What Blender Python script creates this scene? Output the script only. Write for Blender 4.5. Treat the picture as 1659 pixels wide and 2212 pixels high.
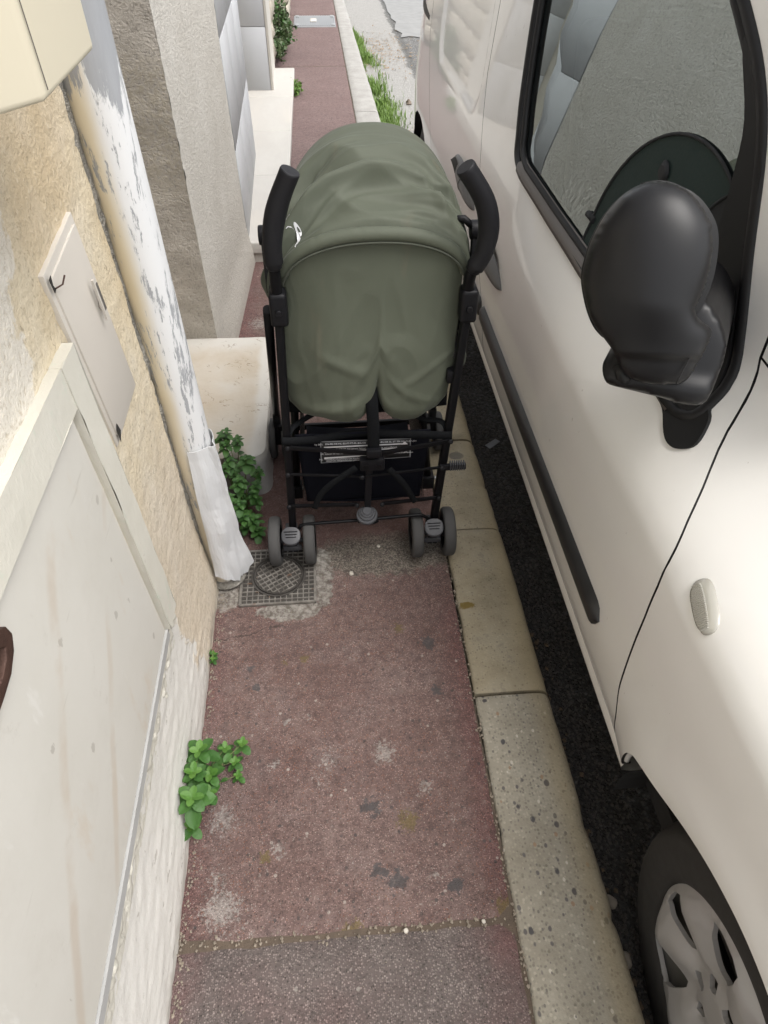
import bpy, bmesh, math, random
from mathutils import Vector, Matrix, noise
from mathutils.geometry import delaunay_2d_cdt
random.seed(7)
R = math.radians
for o in list(bpy.data.objects): bpy.data.objects.remove(o)
scene = bpy.context.scene
COL = scene.collection

# ------------------------------------------------------------------ camera
cam_d = bpy.data.cameras.new('camera'); cam = bpy.data.objects.new('camera', cam_d); COL.objects.link(cam)
scene.camera = cam
_p, _y, _r = R(44.0), R(4.95), R(0.5)
_F = Vector((math.sin(_y)*math.cos(_p), math.cos(_y)*math.cos(_p), -math.sin(_p)))
_Rt = Vector((math.cos(_y), -math.sin(_y), 0)); _U = _Rt.cross(_F)
_R2 = _Rt*math.cos(_r)+_U*math.sin(_r); _U2 = -_Rt*math.sin(_r)+_U*math.cos(_r)
mw = Matrix((_R2, _U2, -_F)).transposed().to_4x4(); mw.translation = Vector((0, 0, 1.5))
cam.matrix_world = mw
cam_d.sensor_fit = 'VERTICAL'; cam_d.sensor_height = 36.0; cam_d.lens = 36.0*1500/2212
cam_d.clip_start = 0.02; cam_d.clip_end = 600
# ------------------------------------------------------------------ light: overcast street
SUN_EL, SUN_AZ = R(62), R(125)      # azimuth measured from +Y towards +X
world = bpy.data.worlds.new('World'); scene.world = world; world.use_nodes = True
wt = world.node_tree; bg = wt.nodes['Background']
sky = wt.nodes.new('ShaderNodeTexSky'); sky.sky_type = 'NISHITA'; sky.sun_disc = False
sky.sun_elevation = SUN_EL; sky.sun_rotation = SUN_AZ; sky.dust_density = 3.0; sky.air_density = 1.0; sky.ozone_density = 1.0
hs = wt.nodes.new('ShaderNodeHueSaturation'); hs.inputs['Saturation'].default_value = 0.14
wt.links.new(sky.outputs[0], hs.inputs['Color']); wt.links.new(hs.outputs[0], bg.inputs['Color'])
bg.inputs['Strength'].default_value = 0.15
sun_d = bpy.data.lights.new('sun', 'SUN'); sun_d.energy = 1.0; sun_d.angle = R(34); sun_d.color = (1, 0.955, 0.90)
sun = bpy.data.objects.new('sun', sun_d); COL.objects.link(sun)
_sd = Vector((math.sin(SUN_AZ)*math.cos(SUN_EL), math.cos(SUN_AZ)*math.cos(SUN_EL), math.sin(SUN_EL)))
sun.rotation_euler = _sd.to_track_quat('Z', 'Y').to_euler(); sun.location = (3, -3, 6)
vs = scene.view_settings
vs.view_transform = 'Standard'; vs.look = 'None'; vs.gamma = 1.0; vs.exposure = 1.06
scene.render.engine = 'CYCLES'
cy = scene.cycles; cy.max_bounces = 6; cy.diffuse_bounces = 3; cy.glossy_bounces = 3; cy.transmission_bounces = 4; cy.transparent_max_bounces = 6
cy.caustics_reflective = False; cy.caustics_refractive = False; cy.use_adaptive_sampling = True; cy.adaptive_threshold = .015; cy.use_denoising = True; cy.denoiser = 'OPENIMAGEDENOISE'; cy.denoising_input_passes = 'RGB_ALBEDO_NORMAL'; cy.sample_clamp_indirect = 4.0

# ------------------------------------------------------------------ node helper
class MT:
    def __init__(s, name):
        s.m = bpy.data.materials.new(name); s.m.use_nodes = True
        s.t = s.m.node_tree; s.t.nodes.clear()
        s.out = s.t.nodes.new('ShaderNodeOutputMaterial'); s._co = None
    def n(s, ty, **kw):
        nd = s.t.nodes.new(ty)
        for k, v in kw.items():
            if hasattr(nd, k) and not isinstance(v, (bpy.types.NodeSocket,)) and k not in nd.inputs: setattr(nd, k, v)
            else: s.put(nd.inputs[k], v)
        return nd
    def put(s, sock, v):
        if isinstance(v, bpy.types.NodeSocket): s.t.links.new(v, sock)
        elif v is not None:
            if sock.type == 'RGBA' and not isinstance(v, (int, float)) and len(v) == 3: v = (*v, 1)
            sock.default_value = v
    @property
    def co(s):
        if s._co is None: s._co = s.t.nodes.new('ShaderNodeTexCoord').outputs['Object']
        return s._co
    def xyz(s):
        sp = s.n('ShaderNodeSeparateXYZ'); s.put(sp.inputs[0], s.co); return sp.outputs
    def mapc(s, scale=(1, 1, 1), loc=(0, 0, 0), rot=(0, 0, 0), vec=None):
        mp = s.n('ShaderNodeMapping'); s.put(mp.inputs['Vector'], vec or s.co)
        mp.inputs['Scale'].default_value = scale; mp.inputs['Location'].default_value = loc; mp.inputs['Rotation'].default_value = rot
        return mp.outputs[0]
    def noise(s, scale, detail=4, rough=.55, vec=None, dist=0):
        nd = s.n('ShaderNodeTexNoise'); s.put(nd.inputs['Vector'], vec or s.co)
        nd.inputs['Scale'].default_value = scale; nd.inputs['Detail'].default_value = detail
        nd.inputs['Roughness'].default_value = rough; nd.inputs['Distortion'].default_value = dist
        return nd.outputs[0]
    def voro(s, scale, out='Distance', vec=None, feature='F1', rnd=1):
        nd = s.n('ShaderNodeTexVoronoi'); nd.feature = feature; s.put(nd.inputs['Vector'], vec or s.co)
        nd.inputs['Scale'].default_value = scale; nd.inputs['Randomness'].default_value = rnd
        return nd.outputs[out]
    def sepr(s, col):
        nd = s.n('ShaderNodeSeparateColor'); s.put(nd.inputs[0], col); return nd.outputs
    def math(s, op, a, b=0, c=0, clamp=False):
        nd = s.n('ShaderNodeMath'); nd.operation = op; nd.use_clamp = clamp
        s.put(nd.inputs[0], a); s.put(nd.inputs[1], b)
        if op in ('MULTIPLY_ADD', 'SMOOTH_MIN', 'SMOOTH_MAX'): s.put(nd.inputs[2], c)
        return nd.outputs[0]
    def rng(s, v, a, b, c=0, d=1, smooth=True):
        nd = s.n('ShaderNodeMapRange'); nd.interpolation_type = 'SMOOTHSTEP' if smooth else 'LINEAR'
        s.put(nd.inputs[0], v); nd.inputs[1].default_value = a; nd.inputs[2].default_value = b
        nd.inputs[3].default_value = c; nd.inputs[4].default_value = d
        return nd.outputs[0]
    def ramp(s, v, stops, interp='LINEAR'):
        nd = s.n('ShaderNodeValToRGB'); s.put(nd.inputs[0], v); cr = nd.color_ramp; cr.interpolation = interp
        while len(cr.elements) > 1: cr.elements.remove(cr.elements[-1])
        for i, (p, c) in enumerate(stops):
            e = cr.elements[0] if i == 0 else cr.elements.new(p)
            e.position = p; e.color = (c, c, c, 1) if isinstance(c, (int, float)) else (*c, 1)
        return nd.outputs[0]
    def mix(s, f, a, b, blend='MIX'):
        nd = s.n('ShaderNodeMix'); nd.data_type = 'RGBA'; nd.blend_type = blend
        s.put(nd.inputs[0], f); s.put(nd.inputs[6], a); s.put(nd.inputs[7], b)
        return nd.outputs[2]
    def bump(s, h, strength=.5, dist=.005, normal=None):
        nd = s.n('ShaderNodeBump'); s.put(nd.inputs['Height'], h); nd.inputs['Strength'].default_value = strength
        nd.inputs['Distance'].default_value = dist
        if normal: s.put(nd.inputs['Normal'], normal)
        return nd.outputs[0]
    def blob(s, xs, cx, cy, rx, ry, edge=.35, wob=None):
        dx = s.math('MULTIPLY_ADD', xs[0], 1/rx, -cx/rx); dy = s.math('MULTIPLY_ADD', xs[1], 1/ry, -cy/ry)
        d = s.math('ADD', s.math('MULTIPLY', dx, dx), s.math('MULTIPLY', dy, dy))
        if wob is not None: d = s.math('ADD', d, wob)
        return s.rng(d, 1+edge, 1-edge, 0, 1)
    def spots(s, xs, items, sp):
        """union of soft round falloffs, broken up by speckle noise sp (0..1)"""
        u = None
        for it in items:
            x, y, r = it[:3]; a = it[3] if len(it) > 3 else 1
            cm = s.n('ShaderNodeCombineXYZ'); s.put(cm.inputs[0], xs[0]); s.put(cm.inputs[1], xs[1])
            vd = s.n('ShaderNodeVectorMath'); vd.operation = 'DISTANCE'; s.put(vd.inputs[0], cm.outputs[0]); vd.inputs[1].default_value = (x, y, 0)
            f = s.math('MULTIPLY_ADD', vd.outputs['Value'], -a/(r*1.9), a, clamp=True)
            u = f if u is None else s.math('MAXIMUM', u, f)
        return s.rng(s.math('ADD', u, s.math('MULTIPLY_ADD', sp, 2.2, -1.1)), .42, .62, 0, 1)
    def bsdf(s, col, rough=.8, normal=None, **kw):
        nd = s.n('ShaderNodeBsdfPrincipled')
        s.put(nd.inputs['Base Color'], col); s.put(nd.inputs['Roughness'], rough)
        if normal: s.put(nd.inputs['Normal'], normal)
        for k, v in kw.items(): s.put(nd.inputs[k.replace('_', ' ')], v)
        s.t.links.new(nd.outputs[0], s.out.inputs[0]); return s.m

def plain(name, col, rough=.6, var=.12, scale=30, bs=0, bd=.001, **kw):
    m = MT(name); n = m.noise(scale, 5)
    c = m.mix(n, tuple(x*(1-var) for x in col), tuple(min(1, x*(1+var)) for x in col))
    nm = m.bump(m.noise(scale*6, 3), bs, bd) if bs else None
    return m.bsdf(c, m.rng(n, .2, .8, rough*.9, min(1, rough*1.1)), nm, **kw)

MAT = {}
# ---- red pavement
def mk_pavement():
    m = MT('red_asphalt'); xs = m.xyz()
    big = m.noise(3.0, 6, .68); mid = m.noise(9, 5, .6); fine = m.noise(260, 2, .6)
    wob = m.math('MULTIPLY_ADD', m.noise(28, 5, .7), 2.6, -1.3)
    wob2 = m.math('MULTIPLY_ADD', m.noise(75, 4, .75), 3.4, -1.7)
    c = m.ramp(big, [(.3, (.138, .084, .074)), (.48, (.192, .126, .112)), (.68, (.255, .186, .168))])
    c = m.mix(m.rng(mid, .45, .75, 0, .55), c, (.215, .165, .155))
    # strong red remains along the wall and towards the kerb
    edge = m.math('ADD', xs[0], m.math('MULTIPLY', mid, .12))
    c = m.mix(m.rng(edge, -.22, -.33, 0, .6), c, (.18, .078, .077))
    c = m.mix(m.math('MULTIPLY', m.rng(edge, .28, .36, 0, .6), m.rng(xs[1], 1.25, 1.1, 0, 1)), c, (.17, .072, .068))
    # aggregate chips
    vc = m.sepr(m.voro(320, 'Color')); vd = m.voro(320, 'Distance')
    chip = m.rng(vd, .55, .25, 0, 1)
    k = m.ramp(vc[0], [(0, .22), (.3, .74), (.62, 1.2), (.88, 1.85)])
    c = m.mix(chip, m.mix(1.0, c, (.72, .70, .70), 'MULTIPLY'), m.mix(1.0, c, k, 'MULTIPLY'))
    c = m.mix(m.math('MULTIPLY', chip, m.rng(vc[1], .945, .96, 0, .75)), c, (.37, .32, .29))
    c = m.mix(m.math('MULTIPLY', chip, m.rng(vc[2], .90, .94, 0, .7)), c, (.26, .105, .06))
    v2 = m.sepr(m.voro(95, 'Color')); v2d = m.voro(95)
    c = m.mix(m.math('MULTIPLY', m.rng(v2d, .42, .25, 0, 1), m.rng(v2[0], .985, .99, 0, .7)), c, (.42, .37, .33))
    c = m.mix(m.math('MULTIPLY', m.rng(v2d, .42, .25, 0, 1), m.rng(v2[1], .95, .965, 0, .8)), c, (.05, .045, .045))
    # pale lichen-like splats, dark oil spots, moss
    spk = m.noise(120, 4, .75); spk2 = m.noise(55, 5, .7); xw = m.xyz()
    wv = m.math('MULTIPLY_ADD', m.noise(34, 4, .7), .05, -.025); wv2 = m.math('MULTIPLY_ADD', m.noise(31, 4, .7, m.mapc((1, 1, 1), (5, 3, 1))), .05, -.025)
    xw = (m.math('ADD', xs[0], wv), m.math('ADD', xs[1], wv2))
    sp = m.spots(xw, [(.071, .758, .024, .9), (-.061, .752, .03, .6), (-.078, .704, .028, .5), (-.272, .459, .036, .95), (-.284, .514, .03, .6),
                      (.156, .670, .018, .7), (-.166, .563, .016, .8), (-.152, .851, .008, 1), (-.285, .634, .036, .7), (.148, .489, .02, .55),
                      (-.103, .859, .016, .55), (-.235, .41, .03, .5), (.02, 1.02, .02, .4), (-.05, .93, .018, .45), (.10, .93, .022, .3), (-.30, 1.09, .045, .35), (-.20, 1.09, .06, .22), (.21, .60, .02, .3), (-.02, .53, .02, .3), (-.30, 2.75, .06, .8), (-.32, 2.5, .05, .7), (-.29, 2.3, .05, .5), (-.18, .75, .01, .8)], spk)
    c = m.mix(m.math('MULTIPLY', sp, .62), c, m.mix(vc[0], (.24, .22, .20), (.42, .39, .36)))
    dk = m.spots(xw, [(.209, 1.048, .018), (.031, .634, .02), (.077, .482, .02), (.215, .91, .014), (-.25, 1.0, .012), (.04, .505, .015), (.19, .47, .017), (-.23, .95, .01)], spk2)
    c = m.mix(m.math('MULTIPLY', dk, .85), c, (.060, .058, .060))
    ms = m.spots(xw, [(-.193, .547, .012), (.135, 1.098, .013), (-.11, 1.03, .012), (.11, .60, .02), (-.335, .385, .02), (.28, .42, .02), (-.02, .40, .02), (-.16, 1.02, .006)], spk)
    c = m.mix(m.math('MULTIPLY', ms, .7), c, (.14, .105, .035))
    # grey gravelly repair beside the drain cover
    gp = m.blob(xw, .12, 1.375, .20, .085, .30, m.math('MULTIPLY', wob, .9))
    gcol = m.mix(1.0, m.mix(mid, (.085, .075, .062), (.20, .175, .145)), m.ramp(vc[0], [(0, .4), (.5, 1), (.9, 1.8)]), 'MULTIPLY')
    c = m.mix(m.math('MULTIPLY', gp, .95), c, gcol)
    # pale mortar round the cover
    mo = m.blob(xw, -.062, 1.30, .030, .11, .12, m.math('MULTIPLY', wob, .8))
    mo = m.math('MAXIMUM', mo, m.blob(xw, -.155, 1.185, .085, .034, .12, m.math('MULTIPLY', wob, .8)))
    mo = m.math('MAXIMUM', mo, m.blob(xw, -.325, 1.27, .05, .075, .15, m.math('MULTIPLY', wob, .6)))
    mcol = m.mix(m.rng(m.noise(60, 5, .7), .38, .62), (.14, .125, .105), (.36, .34, .305))
    c = m.mix(m.math('MULTIPLY', mo, .9), c, mcol)
    # browner, darker strip under the stroller and along doorstep
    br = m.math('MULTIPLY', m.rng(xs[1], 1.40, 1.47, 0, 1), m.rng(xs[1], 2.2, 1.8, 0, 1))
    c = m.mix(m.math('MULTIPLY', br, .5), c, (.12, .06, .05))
    c = m.mix(m.rng(xs[1], 3.2, 5.0, 0, .6), c, m.mix(1.0, m.mix(mid, (.20, .135, .13), (.27, .195, .188)), m.ramp(vc[0], [(0, .7), (.9, 1.3)]), 'MULTIPLY'))
    h = m.math('ADD', m.math('MULTIPLY', chip, .6), m.math('MULTIPLY', fine, .5))
    mot = m.noise(42, 6, .75); c = m.mix(m.rng(mot, .5, .36, 0, .55), c, (.070, .046, .042)); c = m.mix(m.rng(mot, .53, .70, 0, .35), c, (.30, .235, .21))
    ck = m.math('ABSOLUTE', m.math('SUBTRACT', m.math('ADD', xs[1], m.math('MULTIPLY_ADD', m.noise(13, 5, .7), .09, -.045)), m.math('MULTIPLY_ADD', xs[0], .22, 1.165)))
    ckm = m.math('MULTIPLY', m.rng(ck, .0035, .001, 0, .9), m.rng(xs[0], -.12, -.2, 0, 1)); c = m.mix(ckm, c, (.05, .035, .03))
    h = m.math('ADD', h, m.math('MULTIPLY', mot, 1.2))
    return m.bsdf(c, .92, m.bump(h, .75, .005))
def mk_pave_grey():
    m = MT('grey_asphalt'); xs = m.xyz()
    mid = m.noise(8, 5, .6); vc = m.sepr(m.voro(270, 'Color')); vd = m.voro(270); chip = m.rng(vd, .6, .28, 0, 1)
    lg = m.noise(3, 5, .65, m.mapc((1, 1, 1), (4, 2, 0))); c = m.ramp(mid, [(.3, (.135, .108, .10)), (.7, (.215, .182, .168))]); c = m.mix(m.rng(lg, .45, .7, 0, .5), c, (.17, .105, .098))
    c = m.mix(chip, m.mix(1.0, c, (.6, .58, .58), 'MULTIPLY'), m.mix(1.0, c, m.ramp(vc[0], [(0, .25), (.5, 1.0), (.85, 1.35), (1, 1.6)]), 'MULTIPLY'))
    e = m.math('ADD', xs[0], m.math('MULTIPLY', mid, .15))
    c = m.mix(m.rng(e, -.2, -.3, 0, .45), c, (.17, .075, .072))
    c = m.mix(m.math('MULTIPLY', m.rng(e, .28, .36, 0, .6), m.rng(xs[1], .25, .4, .3, 1)), c, (.16, .07, .066))
    v2 = m.sepr(m.voro(80, 'Color')); v2d = m.voro(80)
    c = m.mix(m.math('MULTIPLY', m.rng(v2d, .4, .25, 0, 1), m.rng(v2[0], .985, .99, 0, .6)), c, (.30, .275, .245))
    mot = m.noise(60, 6, .75); c = m.mix(m.rng(mot, .5, .36, 0, .5), c, (.06, .05, .046))
    h = m.math('ADD', m.math('MULTIPLY', chip, .7), m.math('MULTIPLY', mid, .6))
    return m.bsdf(c, .92, m.bump(h, .6, .004))
MAT['pave'] = mk_pavement(); MAT['pave_grey'] = mk_pave_grey()
# ---- kerbs
def mk_kerb(kind):
    m = MT('kerb_'+kind); xs = m.xyz(); mid = m.noise(7, 6, .65); fine = m.noise(190, 3, .6)
    if kind == 'coarse':
        c = m.ramp(mid, [(.3, (.255, .228, .178)), (.55, (.34, .31, .25)), (.75, (.40, .37, .305))])
        v1 = m.voro(150); v1c = m.sepr(m.voro(150, 'Color'))
        c = m.mix(m.rng(v1, .55, .3, 0, .8), c, m.mix(1.0, c, m.ramp(v1c[0], [(0, .55), (.5, 1), (1, 1.35)]), 'MULTIPLY'))
        for sc, th, col in [(62, .70, (.11, .10, .10)), (40, .86, (.055, .052, .06)), (60, .88, (.30, .20, .13)), (75, .85, (.56, .51, .43)), (115, .62, (.16, .145, .13))]:
            vv = m.mapc((1, .72, 1), (sc*.13, sc*.31, 0)); d = m.voro(sc, 'Distance', vv); cc = m.sepr(m.voro(sc, 'Color', vv))
            f = m.math('MULTIPLY', m.rng(m.math('ADD', d, m.math('MULTIPLY', m.noise(60, 2), .25)), .40, .30, 0, 1), m.rng(cc[0], th, th+.01, 0, .9))
            c = m.mix(f, c, col)
    elif kind == 'plain':
        c = m.ramp(mid, [(.28, (.20, .168, .112)), (.5, (.30, .258, .18)), (.72, (.375, .335, .25))])
        v1 = m.voro(160); v1c = m.sepr(m.voro(160, 'Color'))
        c = m.mix(m.rng(v1, .5, .3, 0, .7), c, m.mix(1.0, c, m.ramp(v1c[0], [(0, .45), (.3, .95), (1, 1.2)]), 'MULTIPLY'))
        st = m.rng(m.noise(14, 6, .7), .55, .72, 0, .6)
        c = m.mix(st, c, (.17, .145, .11))
        c = m.mix(m.blob(xs, .33, 1.161, .02, .012, .4, m.math('MULTIPLY_ADD', m.noise(75, 4, .75), 3, -1.5)), c, (.17, .12, .03))
        c = m.mix(m.math('MULTIPLY', m.blob(xs, .40, 1.80, .025, .02, .3), .7), c, (.09, .085, .08))
    else:
        c = m.ramp(mid, [(.3, (.34, .327, .305)), (.7, (.46, .447, .425))])
        v1 = m.voro(110); v1c = m.sepr(m.voro(110, 'Color'))
        c = m.mix(m.rng(v1, .5, .3, 0, .6), c, m.mix(1.0, c, m.ramp(v1c[0], [(0, .6), (1, 1.25)]), 'MULTIPLY'))
    # yellowish wear towards the road edge
    if kind != 'far':
        e = m.math('ADD', xs[0], m.math('MULTIPLY', mid, .06))
        c = m.mix(m.rng(e, .44, .50, 0, .5), c, (.36, .285, .16))
    c = m.mix(1.0, c, (.88, .88, .88), 'MULTIPLY')
    h = m.math('ADD', m.math('MULTIPLY', fine, .6), m.math('MULTIPLY', m.noise(45, 4, .6), .8))
    return m.bsdf(c, .88, m.bump(h, .45, .004))
for k in ('coarse', 'plain', 'far'): MAT['kerb_'+k] = mk_kerb(k)
# ---- road
def mk_road():
    m = MT('road_asphalt'); xs = m.xyz(); mid = m.noise(3, 5, .6)
    vc = m.sepr(m.voro(95, 'Color')); vd = m.voro(95); chip = m.rng(vd, .6, .25, 0, 1)
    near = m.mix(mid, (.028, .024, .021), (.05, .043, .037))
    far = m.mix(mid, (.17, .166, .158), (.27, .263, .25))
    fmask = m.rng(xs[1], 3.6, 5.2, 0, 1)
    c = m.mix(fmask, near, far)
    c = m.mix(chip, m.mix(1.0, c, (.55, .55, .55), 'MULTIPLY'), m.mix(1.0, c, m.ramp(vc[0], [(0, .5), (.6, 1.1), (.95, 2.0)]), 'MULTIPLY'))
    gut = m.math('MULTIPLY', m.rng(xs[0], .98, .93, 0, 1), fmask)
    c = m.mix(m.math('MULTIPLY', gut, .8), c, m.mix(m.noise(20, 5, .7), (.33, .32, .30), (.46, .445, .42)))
    crack = m.math('MULTIPLY', m.rng(m.math('ABSOLUTE', m.math('SUBTRACT', m.math('ADD', xs[0], m.math('MULTIPLY', m.noise(6, 4), .12)), 1.02)), .05, .02, 0, 1), fmask)
    c = m.mix(m.math('MULTIPLY', crack, .8), c, (.10, .098, .09))
    h = m.math('ADD', m.math('MULTIPLY', chip, 1.0), m.noise(160, 3, .6))
    return m.bsdf(c, m.rng(vc[1], .2, .9, .45, .85), m.bump(h, .8, .006))
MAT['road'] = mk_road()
MAT['grit'] = plain('grit', (.25, .21, .165), .85, .5, 60, .3, .002)
MAT['dark_gravel'] = plain('dark_gravel', (.05, .042, .035), .6, .6, 40, .3, .002)
MAT['pebble_white'] = plain('white_pebble', (.50, .46, .40), .7, .1, 60)
MAT['dirt'] = plain('joint_dirt', (.10, .075, .055), .95, .4, 60, .6, .004)
# ---- house plaster
def mk_near_wall():
    m = MT('yellow_roughcast'); xs = m.xyz()
    rough = m.noise(130, 5, .7); spk = m.voro(75); mid = m.noise(6, 5, .6); wob = m.math('MULTIPLY_ADD', m.noise(16, 5, .65), .22, -.11)
    c = m.ramp(mid, [(.3, (.56, .465, .315)), (.5, (.625, .54, .395)), (.72, (.67, .605, .485))])
    pit = m.rng(m.noise(95, 4, .7), .40, .31, 0, .75)
    c = m.mix(pit, c, (.27, .225, .16))
    # weathered grey/pinkish zones lower down
    c = m.mix(m.rng(m.math('ADD', xs[2], wob), .75, .45, 0, .65), c, m.mix(mid, (.60, .52, .42), (.70, .63, .54)))
    g = m.rng(m.noise(11, 6, .7), .58, .75, 0, .55)
    c = m.mix(g, c, (.36, .33, .29))
    # whitewashed strip under the cabinet
    ww = m.math('MULTIPLY', m.rng(m.math('ADD', xs[2], wob), .37, .33, 0, 1), m.rng(m.math('ADD', m.math('ADD', xs[1], m.math('MULTIPLY', xs[2], .25)), wob), 1.02, .99, 0, 1))
    c = m.mix(ww, c, m.mix(mid, (.60, .585, .54), (.72, .70, .66)))
    fl = m.math('MULTIPLY', m.rng(m.noise(30, 6, .75, m.mapc((1, .5, 1))), .60, .66, 0, 1), ww)
    c = m.mix(m.math('MULTIPLY', fl, .8), c, (.36, .335, .30))
    # bright newer coat above the cabinet
    nb = m.math('ADD', m.math('ADD', xs[1], m.math('MULTIPLY', xs[2], -.55)), wob)
    nw = m.math('MULTIPLY', m.rng(nb, .18, .165, 0, 1), m.rng(m.math('ADD', xs[2], wob), .90, .93, 0, 1))
    c = m.mix(nw, c, m.mix(mid, (.61, .565, .485), (.69, .65, .575)))
    # brown drip stain below the box
    st = m.blob((xs[1], xs[2]), .97, 1.28, .16, .20, .8, m.math('MULTIPLY', wob, 5))
    c = m.mix(m.math('MULTIPLY', st, .38), c, (.40, .27, .13))
    dg = m.rng(m.math('ADD', xs[2], m.math('MULTIPLY', wob, .6)), .05, .0, 0, .6)
    c = m.mix(dg, c, (.30, .275, .24))
    gr = m.noise(105, 4, .72); h = m.math('ADD', gr, m.math('MULTIPLY', m.noise(22, 4), .35))
    c = m.mix(m.math('MULTIPLY', m.rng(gr, .48, .34, 0, .5), m.rng(ww, 0, 1, 1, .25)), c, (.40, .33, .23))
    c = m.mix(m.math('MULTIPLY', m.rng(gr, .56, .70, 0, .5), m.rng(ww, 0, 1, 1, .1)), c, (.74, .66, .51))
    h = m.math('MULTIPLY', h, m.rng(ww, 0, 1, 1, .22))
    return m.bsdf(c, .92, m.bump(h, .6, .007))
MAT['wall_near'] = mk_near_wall()
def mk_stucco(name, c1, c2, sc=110, dist=.006, dirt=(.40, .36, .31), st=.7):
    m = MT(name); xs = m.xyz(); mid = m.noise(3.5, 6, .6); n = m.noise(sc, 4, .65)
    c = m.ramp(mid, [(.3, c1), (.7, c2)])
    c = m.mix(m.rng(n, .42, .30, 0, .55), c, tuple(x*.55 for x in c1))
    c = m.mix(m.math('MULTIPLY', m.rng(xs[2], .55, .1, 0, .5), mid), c, dirt)
    c = m.mix(m.rng(m.noise(2.2, 5, .7, m.mapc((1, 3, .6))), .55, .75, 0, .3), c, dirt)
    gv = m.noise(sc*1.15, 4, .72); c = m.mix(m.rng(gv, .50, .37, 0, .36), c, tuple(x*.6 for x in c1)); c = m.mix(m.rng(gv, .56, .7, 0, .3), c, tuple(min(.85, x*1.2) for x in c2))
    return m.bsdf(c, .93, m.bump(m.math('ADD', gv, m.math('MULTIPLY', m.noise(sc*.2, 3), .3)), st, dist*1.2))
MAT['stucco_white'] = mk_stucco('white_stucco', (.56, .53, .475), (.67, .645, .595), 85, .007, (.42, .385, .33), .8)
def mk_reveal():
    m = MT('grey_reveal_plaster'); xs = m.xyz(); mid = m.noise(4, 5, .6)
    fx = m.mapc((1, 1, 1)); n = m.noise(85, 5, .7, fx); n2 = m.noise(170, 3, .6)
    c = m.ramp(mid, [(.3, (.54, .495, .435)), (.7, (.63, .575, .505))])
    yz = m.math('MULTIPLY', m.rng(xs[2], .55, .8), m.rng(xs[2], 1.12, 1.02, 0, 1))
    c = m.mix(m.math('MULTIPLY', yz, m.rng(n, .4, .6, 0, .6)), c, (.50, .44, .33))
    lo = m.rng(m.math('ADD', xs[2], m.math('MULTIPLY', mid, .2)), .50, .38, 0, .7)
    c = m.mix(lo, c, m.mix(m.noise(12, 4), (.44, .41, .36), (.53, .49, .43)))
    c = m.mix(m.rng(m.noise(18, 5, .7), .66, .70, 0, .5), c, (.25, .235, .215))
    amp = m.math('ADD', m.math('MULTIPLY', n, m.rng(xs[2], 1.15, 1.0, .25, 1)), m.math('MULTIPLY', n2, .3))
    gv = m.noise(110, 4, .72); amp = m.math('ADD', amp, m.math('MULTIPLY', gv, .7)); c = m.mix(m.rng(n, .46, .34, 0, .5), c, (.24, .215, .185))
    return m.bsdf(c, .94, m.bump(amp, .85, .011))
MAT['reveal'] = mk_reveal()
MAT['mortar'] = mk_stucco('grey_mortar', (.30, .285, .255), (.44, .42, .37), 90, .012, (.22, .2, .17), 1.0)
def mk_stone_step():
    m = MT('worn_doorstep_stone'); xs = m.xyz(); n = m.noise(5, 6, .6, None, .3)
    c = m.ramp(n, [(.3, (.43, .365, .285)), (.5, (.475, .425, .355)), (.75, (.52, .495, .45))])
    rim = m.math('MAXIMUM', m.rng(m.math('ADD', xs[0], m.math('MULTIPLY', n, .06)), -.25, -.22, 0, 1), m.rng(m.math('ADD', xs[1], m.math('MULTIPLY', n, .12)), 2.28, 2.38, 0, 1))
    c = m.mix(m.math('MULTIPLY', rim, .85), c, (.54, .525, .49))
    ws = m.n('ShaderNodeVectorMath'); ws.operation = 'ADD'; nzc = m.n('ShaderNodeTexNoise'); nzc.inputs['Scale'].default_value = 14; nzc.inputs['Detail'].default_value = 5
    m.put(nzc.inputs['Vector'], m.co); m.put(ws.inputs[0], m.mapc((1, .35, 1))); vm = m.n('ShaderNodeVectorMath'); vm.operation = 'SCALE'; m.put(vm.inputs[0], nzc.outputs['Color']); vm.inputs['Scale'].default_value = .22
    m.put(ws.inputs[1], vm.outputs[0]); cr = m.voro(11, 'Distance', ws.outputs[0], 'DISTANCE_TO_EDGE')
    cr2 = m.math('MULTIPLY', m.rng(cr, .016, .006, 0, 1), m.rng(m.noise(11, 3), .52, .6))
    c = m.mix(m.math('MULTIPLY', cr2, .8), c, (.20, .15, .10))
    c = m.mix(m.rng(xs[2], .14, .12, 0, 1), c, m.mix(m.noise(25, 6, .7), (.26, .255, .25), (.50, .49, .47)))
    return m.bsdf(c, .7, m.bump(m.math('ADD', m.noise(60, 5, .7), m.math('MULTIPLY', cr2, -.8)), .35, .006))
MAT['doorstep'] = mk_stone_step()
def mk_marble():
    m = MT('white_marble_slab'); xs = m.xyz(); n = m.noise(4, 6, .65, m.mapc((1, .35, 1)))
    c = m.ramp(n, [(.3, (.52, .49, .445)), (.5, (.48, .46, .43)), (.7, (.53, .515, .48))])
    c = m.mix(m.rng(m.noise(40, 4, .7), .66, .72, 0, .5), c, (.42, .38, .32))
    return m.bsdf(c, .55, m.bump(m.noise(80, 3), .15, .003))
MAT['marble'] = mk_marble()
def mk_tile():
    m = MT('glazed_grey_tile'); oi = m.n('ShaderNodeObjectInfo').outputs['Random']; n = m.noise(5, 4)
    c = m.mix(m.math('ADD', m.math('MULTIPLY', oi, .4), m.math('MULTIPLY', n, .6)), (.44, .45, .47), (.54, .55, .565))
    return m.bsdf(c, .55, m.bump(n, .05, .002))
MAT['tile'] = mk_tile()
MAT['grout'] = plain('grout', (.55, .54, .51), .9, .15, 50)
MAT['trim_white'] = plain('white_trim_plaster', (.56, .535, .485), .8, .12, 20, .3, .003)
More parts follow.
